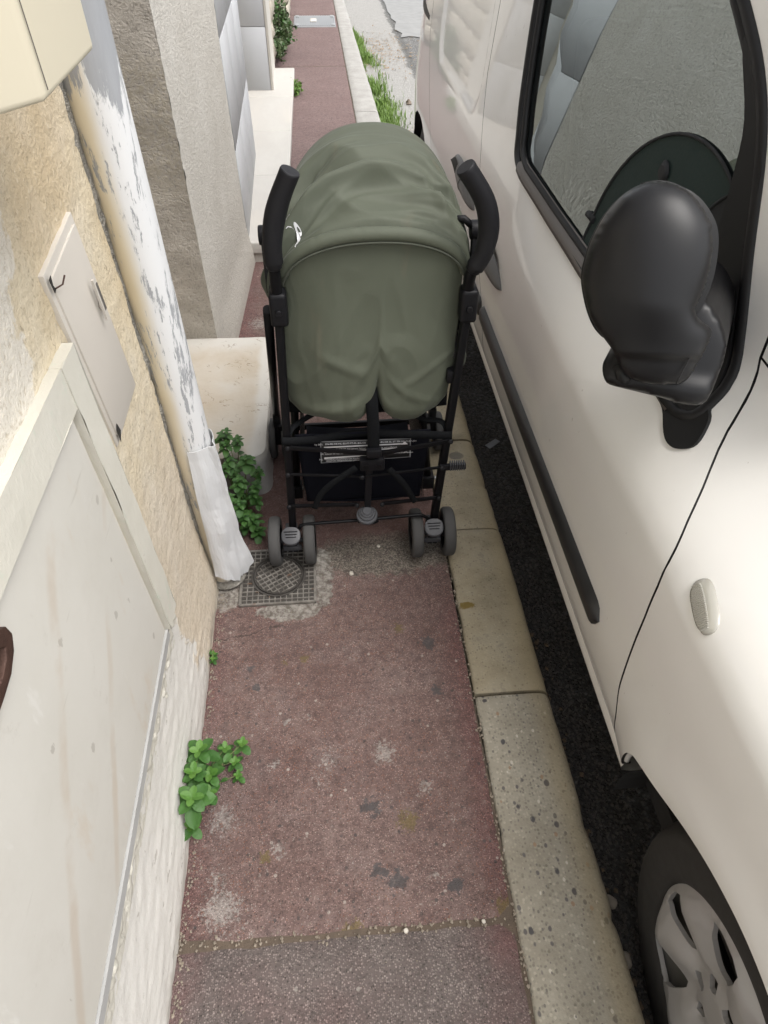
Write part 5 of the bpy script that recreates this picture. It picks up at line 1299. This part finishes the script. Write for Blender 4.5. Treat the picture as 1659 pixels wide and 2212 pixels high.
# bird-like white mark on the left of the hood
def on_hood(s, t, d):
    p = hood(s, t); a = hood(s+.004, t)-p; b = hood(s, t+.004)-p; n = a.cross(b).normalized()
    if n.z < 0: n = -n
    return p+n*d
LS, LT = .26, .205
_p0 = hood(LS, LT, False); _ds = (hood(LS+.01, LT, False)-_p0)/.01; _dt = (hood(LS, LT+.01, False)-_p0)/.01
_det = _ds.x*_dt.z-_dt.x*_ds.z
def mk_pt(x, z, d): return on_hood(LS+(x*_dt.z-_dt.x*z)/_det, LT+(_ds.x*z-x*_ds.z)/_det, d)
def mark(pts, mat='label_white', d=.0030):
    k = .00125; pts = [(p[0]*k, p[1]*k) for p in pts]; n = len(pts); cxm = sum(p[0] for p in pts)/n; cym = sum(p[1] for p in pts)/n
    mb = MB(); mb.add([mk_pt(*p, d) for p in pts]+[mk_pt(cxm, cym, d)], [(i, (i+1) % n, n) for i in range(n)]); return mb.obj('hood_mark', mat, hood_o, fix=False)
mark([(-9, 6), (-8, 13), (-5, 17), (-1, 16), (3, 11), (4.5, 5), (4, 2), (0, 2.5), (-4, 0), (-7, -3), (-9, -1), (-10, 2)])
mark([(4, 3), (6, 2), (10, 1), (10, -2), (7, -8), (4, -13), (3, -15), (2.5, -13), (4, -10), (5.5, -5)])
mark([(7.5+4*math.cos(t), 5.5+4.5*math.sin(t)) for t in [2*math.pi*i/14 for i in range(14)]])
mark([(8+1.8*math.cos(t), 6+2*math.sin(t)) for t in [2*math.pi*i/10 for i in range(10)]], 'olive_dark', .0036)
# ---- wheels
def wheel(cx, cy, cz, r, w, par, spin=0):
    c = Vector((cx-w/2, cy, cz)); mb = MB()
    mb.lathe([(r*.66, .002), (r*.74, 0), (r*.90, .001), (r*.965, w*.10), (r, w*.26), (r, w*.74), (r*.965, w*.90), (r*.90, w*.999), (r*.74, w), (r*.66, w*.98)], c, (1, 0, 0), 40); t = mb.obj('wheel', 'wheel_rubber', par)
    mb = MB(); mb.lathe([(r*.67, .004), (r*.60, .006), (r*.585, w*.35), (r*.585, w*.65), (r*.60, w-.006), (r*.67, w-.004)], c, (1, 0, 0), 40)
    mb.lathe([(0, w*.1), (r*.18, w*.1), (r*.22, w*.2), (r*.22, w*.8), (r*.18, w*.9), (0, w*.9)], c, (1, 0, 0), 16)
    for k in range(5):
        a = 2*math.pi*k/5+spin; d = Vector((0, math.cos(a), math.sin(a))); m0 = c+Vector((w/2, 0, 0)); mb.bar(m0+d*r*.18, m0+d*r*.6, .009, w*.5, (1, 0, 0))
    mb.obj('rim', 'black_plastic', t, sharp=40); return t
RW, RWW = .071, .033
for (xa, xb, yy) in ((-.188, -.092, 1.378), (.212, .303, 1.382)):
    for x in (xa, xb): wheel(x, yy, RW, RW, RWW, pc, x*9)
    xm = (xa+xb)/2
    mb = MB(); mb.tube([(xa+.012, yy, RW), (xb-.012, yy, RW)], .007, 12); ax_ = mb.obj('axle', 'grey_plastic', pc)
    mb = MB(); mb.box((xm-.017, yy-.022, RW-.028), (xm+.017, yy+.024, RW+.05)); hb = mb.obj('wheel_hub', 'grey_plastic', pc, bevel=.006, seg=3)
    mb = MB(); mb.box((xa+.022, yy-.028, RW-.014), (xb-.022, yy-.018, RW+.002)); mb.obj('brake_bar', 'grey_plastic', hb, bevel=.003)
    for kx in range(2):
        for kz in range(4):
            mb = MB(); x0 = xm-.013+kx*.0145; z0 = RW-.022+kz*.0125; mb.box((x0, yy-.0245, z0), (x0+.0115, yy-.0225, z0+.0095)); mb.obj('hub_cell', 'black_plastic', hb)
    # foot brake pedal
    pts = []
    for k in range(24):
        a = 2*math.pi*k/24; pts.append((xm+.027*math.copysign(abs(math.cos(a))**.8, math.cos(a)), yy-.030-.0+.018*math.sin(a)*(1 if math.sin(a) > 0 else 1.3), RW+.046+.014*math.sin(a)))
    mb = MB(); mb.prism(pts, (0, -.003, .010)); pd = mb.obj('brake_pedal', 'grey_plastic', pc, bevel=.003)
    for k in range(3):
        mb = MB(); mb.tube([(xm-.018+k*.002, yy-.034-.006*(k-1), RW+.0585-.005*(k-1)), (xm+.018-k*.002, yy-.034-.006*(k-1), RW+.0585-.005*(k-1))], .0012, 6); mb.obj('pedal_ridge', 'black_plastic', pd)
# front wheels, forks and tubes
for (x, xt, zt_) in ((-.192, -.112, .60), (.318, .268, .60)):
    for dx in (-.022, .022): wheel(x+dx, 1.86, .066, .066, .026, pc, x)
    mb = MB(); mb.box((x-.012, 1.84, .05), (x+.012, 1.875, .17)); mb.obj('fork', 'black_plastic', pc, bevel=.006)
for (a, b, c_) in (((-.128, 1.565, .10), (-.112, 1.56, .37), (-.100, 1.50, .78)), ((.270, 1.58, .10), (.238, 1.56, .37), (.262, 1.50, .78))):
    mb = MB(); mb.tube([a, b, c_], .0115, 14); mb.obj('seat_tube', 'black_metal', pc)
    mb = MB(); mb.box((a[0]-.017, a[1]-.02, a[2]-.025), (a[0]+.017, a[1]+.02, a[2]+.02)); e_ = mb.obj('tube_end', 'black_plastic', pc, bevel=.004)
    for s_ in (-1, 1):
        mb = MB(); mb.tube([(a[0]+s_*.017, a[1]-.01, a[2]+.012), (a[0]+s_*.024, a[1]-.01, a[2]+.012)], .006, 8); mb.obj('nut', 'steel', e_)
for (p0, p1) in (((-.137, 1.42, .76), (-.192, 1.86, .16)), ((.300, 1.42, .75), (.318, 1.86, .16))):
    mb = MB(); mb.tube([p0, p1], .011, 12); mb.obj('front_leg', 'black_metal', pc)
mb = MB(); mb.bar((-.19, 1.83, .13), (.315, 1.83, .135), .012, .02); mb.obj('foot_rest', 'black_metal', pc, bevel=.003)
# scissor links across the back
YB = 1.370
def link_bar(a, b, w=.0125, t=.006, name='cross_bar', dy=0):
    mb = MB(); a3, b3 = Vector((a[0], YB+dy, a[1])), Vector((b[0], YB+dy, b[1])); mb.bar(a3, b3, t, w, (0, 0, 1))
    o = mb.obj(name, 'black_metal', pc, bevel=.002)
    for p, q in ((a3, 0), (b3, 0)):
        m2 = MB(); m2.tube([p+Vector((0, -.003, 0)), p+Vector((0, -.0065, .001)), p+Vector((0, -.0075, .0013))], [.0065, .006, .003], 12); m2.obj('rivet', 'black_plastic', o)
    return o
link_bar((-.124, .412), (.090, .381)); link_bar((.284, .417), (.084, .383), dy=-.008)
link_bar((-.131, .325), (.058, .306), .007); link_bar((.268, .331), (.060, .312), .007, dy=-.008)
link_bar((-.138, .212), (.045, .206), .011); link_bar((.268, .217), (.113, .204), .011)
mb = MB(); mb.bar((.262, YB-.008, .330), (.330, YB-.012, .336), .010, .018, (0, 0, 1)); lv = mb.obj('fold_lever', 'black_plastic', pc, bevel=.003)
for k in range(7):
    mb = MB(); x = .288+k*.0058; mb.box((x, YB-.022, .329), (x+.0026, YB-.002, .3475)); mb.obj('lever_ridge', 'grey_plastic', lv)
mb = MB(); mb.box((.055, YB-.016, .335), (.118, YB+.006, .372)); blk = mb.obj('link_block', 'black_plastic', pc, bevel=.005)
for x in (.07, .103):
    mb = MB(); mb.tube([(x, YB-.016, .352), (x, YB-.019, .352)], .007, 12); mb.obj('rivet', 'black_metal', blk)
mb = MB(); mb.bar((.080, YB-.004, .37), (.073, YB-.004, .195), .018, .008, (0, 1, 0)); mb.obj('centre_strut', 'black_plastic', pc, bevel=.004)
# stepped grey pedal at the foot of the strut
pd = None
for k, (hw, z0) in enumerate([(.029, .176), (.023, .182), (.018, .187), (.013, .191)]):
    mb = MB(); mb.lathe([(0, 0), (hw, 0), (hw, .006), (hw-.002, .008), (0, .008)], (.071, YB-.016, z0), (0, -.25, 1), 28)
    q = mb.obj('fold_pedal' if k == 0 else 'pedal_step', 'grey_plastic', pc if k == 0 else pd, sharp=40); pd = pd or q
mb = MB(); mb.grid(lambda u, v: (lerp(.047, .092, u)+.012*v, YB-.012+.010*math.sin(v*2.5), lerp(.178, .142, v)-.01*math.sin(math.pi*u)*v), 6, 8); o = mb.obj('pedal_strap', 'webbing', pc, fix=False); o.modifiers.new('s', 'SOLIDIFY').thickness = .002
# axle cross bar
pts = [(-.128, YB+.004, .112), (-.115, YB, .128), (-.098, YB, .140), (.06, YB, .146), (.200, YB, .154), (.228, YB, .150), (.255, YB+.004, .122)]
for i in range(len(pts)-1):
    pass
mb = MB(); mb.tube(smooth_path(pts, 3), .0062, 10, flat=.8); cb_ = mb.obj('axle_cross_bar', 'black_metal', pc)
mb = MB(); mb.tube([(.045, YB-.001, .1455), (.10, YB-.001, .1485)], .0085, 12); mb.obj('bar_joint', 'black_plastic', cb_, bevel=.002)
mb = MB(); mb.tube([(.071, YB-.010, .147), (.071, YB-.014, .147)], .006, 10); mb.obj('rivet', 'grey_plastic', cb_)
# webbing straps
def strap(pts, w, name='strap', mat='webbing', nrm=(0, -1, .3)):
    P = smooth_path(pts, 6); nn = Vector(nrm).normalized(); mb = MB()
    def f(u, v):
        i = min(len(P)-1, int(round(v*(len(P)-1)))); t = P[min(i+1, len(P)-1)]-P[max(i-1, 0)]; sd = t.cross(nn).normalized(); return P[i]+sd*w*(u-.5)
    mb.grid(f, 2, len(P)-1); o = mb.obj(name, mat, pc, fix=False); o.modifiers.new('s', 'SOLIDIFY').thickness = .002; return o
strap([(-.136, 1.366, .435), (-.06, 1.385, .421), (.05, 1.404, .421), (.16, 1.388, .424), (.288, 1.366, .430)], .020, 'rear_webbing', 'webbing', (0, -1, .4))
strap([(.085, 1.40, .60), (.087, 1.372, .54), (.090, 1.362, .47), (.090, 1.360, .405)], .030, 'hanging_strap', 'webbing')
mb = MB(); mb.box((.072, 1.345, .385), (.110, 1.366, .408)); mb.obj('strap_buckle', 'black_plastic', pc, bevel=.004)
mb = MB(); mb.tube([(.086, 1.383, .592), (.086, 1.378, .590)], .014, 16); mb.obj('press_stud', 'label_grey', pc)
strap([(.045, 1.360, .345), (-.02, 1.357, .295), (-.052, 1.358, .255), (-.070, 1.360, .207)], .016, 'diagonal_strap')
strap([(.130, 1.360, .335), (.165, 1.357, .29), (.185, 1.358, .25), (.203, 1.360, .212)], .016, 'diagonal_strap')
strap([(.18, 1.50, .43), (.22, 1.44, .432), (.262, 1.40, .452), (.278, 1.388, .43), (.268, 1.384, .41)], .014, 'side_strap', 'webbing', (0, -.6, 1))
strap([(-.02, 1.50, .44), (-.07, 1.45, .446), (-.108, 1.40, .452), (-.118, 1.386, .44)], .014, 'side_strap', 'webbing', (0, -.6, 1))
# thin cord loop on the right of the curtain
mb = MB(); mb.tube(smooth_path([(.292, 1.425, .69), (.304, 1.42, .66), (.312, 1.42, .62), (.305, 1.42, .595), (.288, 1.42, .60), (.282, 1.42, .625)], 6), .0035, 8); mb.obj('cord_loop', 'olive_dark', pc)
mb = MB(); mb.box((.268, 1.392, .565), (.300, 1.42, .600)); mb.obj('side_catch', 'black_plastic', pc, bevel=.006)
# basket, seat underside, front panel of the basket with print
def bk(u, v):
    x = lerp(-.105+.012*v, .240-.012*v, u); z = lerp(.425, .150, v)-.012*math.sin(math.pi*u)*v
    y = 1.405+.05*v+.012*math.sin(math.pi*u)*v; return (x, y+.004*nz(u*5, v*4), z)
mb = MB(); mb.grid(bk, 24, 20); bo = mb.obj('basket', 'navy', pc, fix=False); bo.modifiers.new('s', 'SOLIDIFY').thickness = .003
mb = MB(); mb.grid(lambda u, v: (lerp(-.095, .228, u), lerp(1.452, 1.80, v), .155-.015*math.sin(math.pi*u)), 12, 12); mb.obj('basket_floor', 'navy', pc)
for x in (-.10, .233):
    mb = MB(); mb.grid(lambda u, v: (x, lerp(1.44, 1.80, u), lerp(.16, .34, v)), 6, 6); mb.obj('basket_side', 'netting', pc)
mb = MB(); mb.grid(lambda u, v: (lerp(-.11, .26, u), lerp(1.47, 1.80, v), lerp(.47, .36, v)-.03*math.sin(math.pi*u)), 14, 12); mb.obj('seat_underside', 'seat_black', pc)
mb = MB(); mb.grid(lambda u, v: (lerp(-.125, .285, u), lerp(1.455, 1.50, v)-.02*math.sin(math.pi*u), lerp(.46, .80, v)), 14, 12); mb.obj('seat_back', 'seat_black', pc)
mb = MB(); mb.grid(lambda u, v: (.175+.045*math.sin(math.pi*(u*1.2-.1)), 1.462+.05*v, lerp(.415, .505, v)-.035*abs(u-.5)) if False else (.145+.075*u, 1.455+.06*v, .425+.075*v-.03*abs(u-.5)*v), 8, 8); mb.obj('mesh_pocket', 'netting', pc)
# printed warning label
lb = MB(); LBQ = [(-.043, .4135), (.187, .4115), (.189, .345), (-.045, .338)]
def lbp(u, v, d=0):
    x = lerp(lerp(LBQ[0][0], LBQ[1][0], u), lerp(LBQ[3][0], LBQ[2][0], u), v); z = lerp(lerp(LBQ[0][1], LBQ[1][1], u), lerp(LBQ[3][1], LBQ[2][1], u), v)
    return Vector((x, 1.3885+.006*v-d, z))
lb.grid(lambda u, v: lbp(u, v), 10, 4); lbo = lb.obj('warning_label', 'label_black', pc, fix=False); lbo.modifiers.new('s', 'SOLIDIFY').thickness = .0015
def lstrip(u0, u1, v0, v1, mat):
    mb = MB(); mb.grid(lambda u, v: lbp(lerp(u0, u1, u), lerp(v0, v1, v), .0022), 4, 1); mb.obj('label_band', mat, lbo, fix=False)
lstrip(.04, .93, .24, .30, 'label_white'); lstrip(.04, .93, .46, .52, 'label_white'); lstrip(.04, .55, .74, .80, 'label_white')
lstrip(0, 1, .0, .025, 'label_grey'); lstrip(0, .012, .0, 1, 'label_grey'); lstrip(.988, 1, .0, 1, 'label_grey'); lstrip(0, 1, .975, 1, 'label_grey')
def ltext(t, u, v, size):
    p = lbp(u, v, .0025); M = Matrix.Translation(p) @ Matrix.Rotation(R(90), 4, 'X') @ Matrix.Rotation(R(-.5), 4, 'Z'); text_mesh('label_print', t, size, M, 'label_white', lbo)
ltext('kg 20 L   EN-FR-DE-NL-ES-IT-PT-PL-BG-CS   LT-LV-EN-RU-SR-SL-ST-TR-UK-FI-SV-ZH', .5, .17, .0072)
ltext('FR. AVERTISSEMENTS Ne jamais laisser un enfant sans surveillance', .42, .42, .0072)
ltext('DE. Lassen Sie das Kind nie unbeaufsichtigt. Toujours utiliser le systeme de retenue', .48, .64, .0066)
ltext('verwenden Sie immer das Ruckhaltesystem', .80, .74, .0060)
ltext('NL. WAARSCHUWING Dit kinderwagentje is', .28, .89, .0072)
ltext('Altijd het veiligheidstuigje gebruiken.', .27, .965, .0066)
mb = MB(); mb.add([lbp(.93, .14, .003), lbp(.97, .30, .003), lbp(.89, .30, .003)], [(0, 1, 2)]); mb.obj('warning_triangle', 'label_white', lbo, fix=False)

# ================================================================== PLANTS
def leaf_mesh(name, mat, L=1, W=.46, fold_=.20, droop=.25, n=10):
    vs, fs = [], []
    for i in range(n+1):
        t = i/n; w = W*1.75*(t**.60)*((1-t)**.62) if 0 < t < 1 else 0
        z = -droop*t*t
        vs += [(-w, t*L, z+fold_*w), (-w*.5, t*L, z+fold_*w*.62+.02*math.sin(i*2)), (0, t*L, z-.012), (w*.5, t*L, z+fold_*w*.62+.02*math.sin(i*2+1)), (w, t*L, z+fold_*w)]
    for i in range(n):
        for k in range(4): a = i*5+k; fs.append((a, a+1, a+6, a+5))
    me = bpy.data.meshes.new(name); me.from_pydata(vs, [], fs); me.polygons.foreach_set('use_smooth', [True]*len(fs)); me.materials.append(MAT[mat]); return me
LM = leaf_mesh('leaf', 'leaf'); LMY = leaf_mesh('leaf', 'leaf_young', droop=.05); LMD = leaf_mesh('leaf', 'leaf_dark', droop=.35)
def put_leaf(par, me, p, az, pitch, size, roll=0, wid=1):
    o = bpy.data.objects.new('leaf', me); COL.objects.link(o); o.parent = par; o.matrix_parent_inverse = inv_of(par)
    o.matrix_basis = Matrix.Translation(p) @ Matrix.Rotation(az, 4, 'Z') @ Matrix.Rotation(pitch, 4, 'X') @ Matrix.Rotation(roll, 4, 'Y') @ Matrix.Diagonal((size*wid, size, size, 1))
def rosette(par, tip, n, size, rd, me, up=.3):
    for k in range(n+2):
        lvl = k//4; az = k*math.pi/2*1.0+lvl*.75+rd.uniform(-.2, .2); sz = size*(.55+.28*lvl)*rd.uniform(.85, 1.1)
        put_leaf(par, (LMY if (lvl == 0 and me is LM) else me), Vector(tip)-Vector((0, 0, .011*lvl)), az, R(rd.uniform(8, 40)-12*lvl), sz, rd.uniform(-.25, .25))
def weed(name, label, base, stems, size, seed, me, cat='plant'):
    rd = random.Random(seed); pl = root(name, label, cat, base)
    for (tx, ty, tz, n, k) in stems:
        tip = Vector((tx, ty, tz)); b = Vector(base)+Vector((rd.uniform(-.01, .01), rd.uniform(-.02, .02), 0))
        md = b.lerp(tip, .55)+Vector((rd.uniform(-.008, .008), rd.uniform(-.008, .008), .012))
        P = smooth_path([b, md, tip], 5); mb = MB(); mb.tube(P, [.0022-.0012*i/(len(P)-1) for i in range(len(P))], 6); mb.obj('stem', 'stem', pl)
        rosette(pl, tip, n, size*k, rd, me)
        for i in range(3, len(P)-2, 2): put_leaf(pl, me, P[i], rd.uniform(0, 6.3), R(rd.uniform(0, 35)), size*k*rd.uniform(.55, .85), rd.uniform(-.3, .3))
    return pl
weed('weed', 'bright green leafy weed at the foot of the cabinet wall, nearest the viewer', (-.340, .69, 0), [
    (-.325, .735, .115, 9, 1.15), (-.305, .70, .075, 8, 1.0), (-.325, .63, .125, 9, 1.2), (-.305, .665, .065, 7, .9), (-.262, .745, .035, 6, .7), (-.245, .775, .055, 5, .8), (-.285, .775, .04, 6, .8), (-.335, .60, .06, 6, .9), (-.33, .685, .12, 8, 1.0), (-.255, .72, .02, 5, .6)], .037, 4, LM)
weed('weed', 'tiny green sprout at the wall foot below the drainpipe', (-.345, 1.035, 0), [(-.340, 1.045, .02, 6, .8), (-.338, 1.025, .028, 6, .7)], .022, 8, LM)
rd = random.Random(21); stems = []
for k in range(26):
    x = rd.uniform(-.335, -.235); y = rd.uniform(1.43, 1.66); z = .03+max(0, (1.72-abs(y-1.60)*3.0-1.45))*.5+rd.uniform(.02, .17)*sstep(-.23, -.31, x)
    stems.append((x, y, z, 8, rd.uniform(.7, 1.15)))
weed('pellitory_bush', 'bushy dark green weed growing between doorstep and drain cover', (-.295, 1.57, 0), stems, .030, 31, LMD)
# far shrub and grass
def foliage(name, label, cen, rad, count, size, mats, seed, trunk=True):
    rd = random.Random(seed); pl = root(name, label, 'shrub', (cen[0], cen[1], 0))
    for mi, (mt_, frac) in enumerate(mats):
        mb = MB()
        for i in range(int(count*frac)):
            d = Vector((rd.gauss(0, 1), rd.gauss(0, 1), rd.gauss(0, 1))).normalized()*rd.uniform(.45, 1)**.6
            cl = .75+.35*nz(d.x*2.2+seed, d.y*2.2, d.z*2.2)*1.6
            p = Vector((cen[0]+d.x*rad[0]*cl, cen[1]+d.y*rad[1]*cl, max(.01, cen[2]+d.z*rad[2]*cl)))
            a = Vector((rd.uniform(-1, 1), rd.uniform(-1, 1), rd.uniform(-.4, 1))).normalized(); b = a.cross(Vector((rd.uniform(-1, 1), rd.uniform(-1, 1), rd.uniform(-1, 1)))).normalized(); s_ = size*rd.uniform(.6, 1.3)
            mb.add([p, p+a*s_*.5+b*s_*.3, p+a*s_, p+a*s_*.5-b*s_*.3], [(0, 1, 2, 3)])
        o = mb.obj('foliage', mt_, pl, fix=False); o['kind'] = 'stuff'
    for k in range(5):
        t = Vector((cen[0]+rd.uniform(-1, 1)*rad[0]*.6, cen[1]+rd.uniform(-1, 1)*rad[1]*.6, cen[2]+rad[2]*rd.uniform(.2, .9)))
        mb = MB(); mb.tube([(cen[0]+rd.uniform(-.03, .03), cen[1]+rd.uniform(-.1, .1), 0), ((cen[0]+t.x)/2, (cen[1]+t.y)/2, t.z*.55), t], [.008, .006, .003], 6); mb.obj('branch', 'leaf_brown', pl)
    return pl
foliage('shrub', 'green shrub spilling over the pavement just past the marble step', (-.36, 8.0, .20), (.15, .75, .24), 2600, .04, [('leaf_shrub', .75), ('leaf_dark', .25)], 5)
foliage('shrub', 'taller brownish sprig growing against the rubble wall behind the green shrub', (-.40, 8.75, .42), (.10, .40, .36), 900, .032, [('leaf_brown', .8), ('leaf_shrub', .2)], 9)
foliage('shrub', 'small yellow green tuft at the edge of the marble step', (-.19, 6.55, .04), (.05, .16, .06), 260, .03, [('grass', 1.0)], 14)
mb = MB(); rd = random.Random(2)
for i in range(9000):
    y = rd.uniform(4.4, 9.9); wd = interp(y, [4.4, 5.4, 6.2, 7, 8, 9, 9.9], [.05, .16, .36, .30, .24, .16, .05])*(.7+.5*nz(y*2.2, 1))
    x = ko(y)+.006+abs(rd.gauss(0, .45))*wd
    if nz(x*5, y*2.2, 3) < -.22: continue
    h = rd.uniform(.02, .085)*(1.15-.5*min(1, (x-ko(y))/.3)); a = rd.uniform(0, 6.3); ln = rd.uniform(.1, .9)*h; w = rd.uniform(.0015, .004)
    d = Vector((math.cos(a), math.sin(a), 0)); s_ = Vector((-d.y, d.x, 0))*w; p = Vector((x, y, -.147))
    mb.add([p-s_, p+s_, p+d*ln*.4+s_*.8+Vector((0, 0, h*.7)), p+d*ln*.4-s_*.8+Vector((0, 0, h*.7)), p+d*ln+Vector((0, 0, h))], [(0, 1, 2, 3), (3, 2, 4)])
o = mb.obj('grass', 'grass', None, fix=False); tag(o, 'strip of grass and weeds growing along the far kerb foot', 'grass', kind='stuff')
mb = MB()
for i in range(900):
    y = rd.gauss(5.35, .35) if i < 300 else rd.gauss(9.0, .55); x = ko(y)+.02+abs(rd.gauss(0, .16 if i < 300 else .35)); a = rd.uniform(0, 6.3); s_ = rd.uniform(.008, .022)
    d = Vector((math.cos(a), math.sin(a), rd.uniform(-.2, .3)))*s_; q = Vector((-d.y, d.x, rd.uniform(-.2, .2)*s_))*.45; p = Vector((x, y, -.138))
    mb.add([p-d, p+q, p+d, p-q], [(0, 1, 2, 3)])
o = mb.obj('leaf_litter', 'dry_leaf', None, fix=False); tag(o, 'dry leaf litter drifted on the far gutter', 'litter', kind='stuff')
mb = MB(); mb.grid(lambda u, v: (.775+.045*(u-.5)+.01*nz(u*3, v*3), 6.80+.10*(v-.5), -.14+.03*math.sin(math.pi*u)*math.sin(math.pi*v)+.006*nz(u*5, v*5)), 10, 10)
o = mb.obj('dry_leaf', 'leaf_brown', None, fix=False); tag(o, 'single dark curled dry leaf on the road beyond the grass', 'leaf')
mb = MB(); mb.add([(.555, 2.02, -.135), (.60, 2.05, -.130), (.615, 2.035, -.132), (.57, 2.0, -.136)], [(0, 1, 2, 3)])
o = mb.obj('litter_scrap', 'label_grey', None); o.modifiers.new('s', 'SOLIDIFY').thickness = .002; tag(o, 'small pale scrap lying in the dark gutter beside the van', 'scrap')
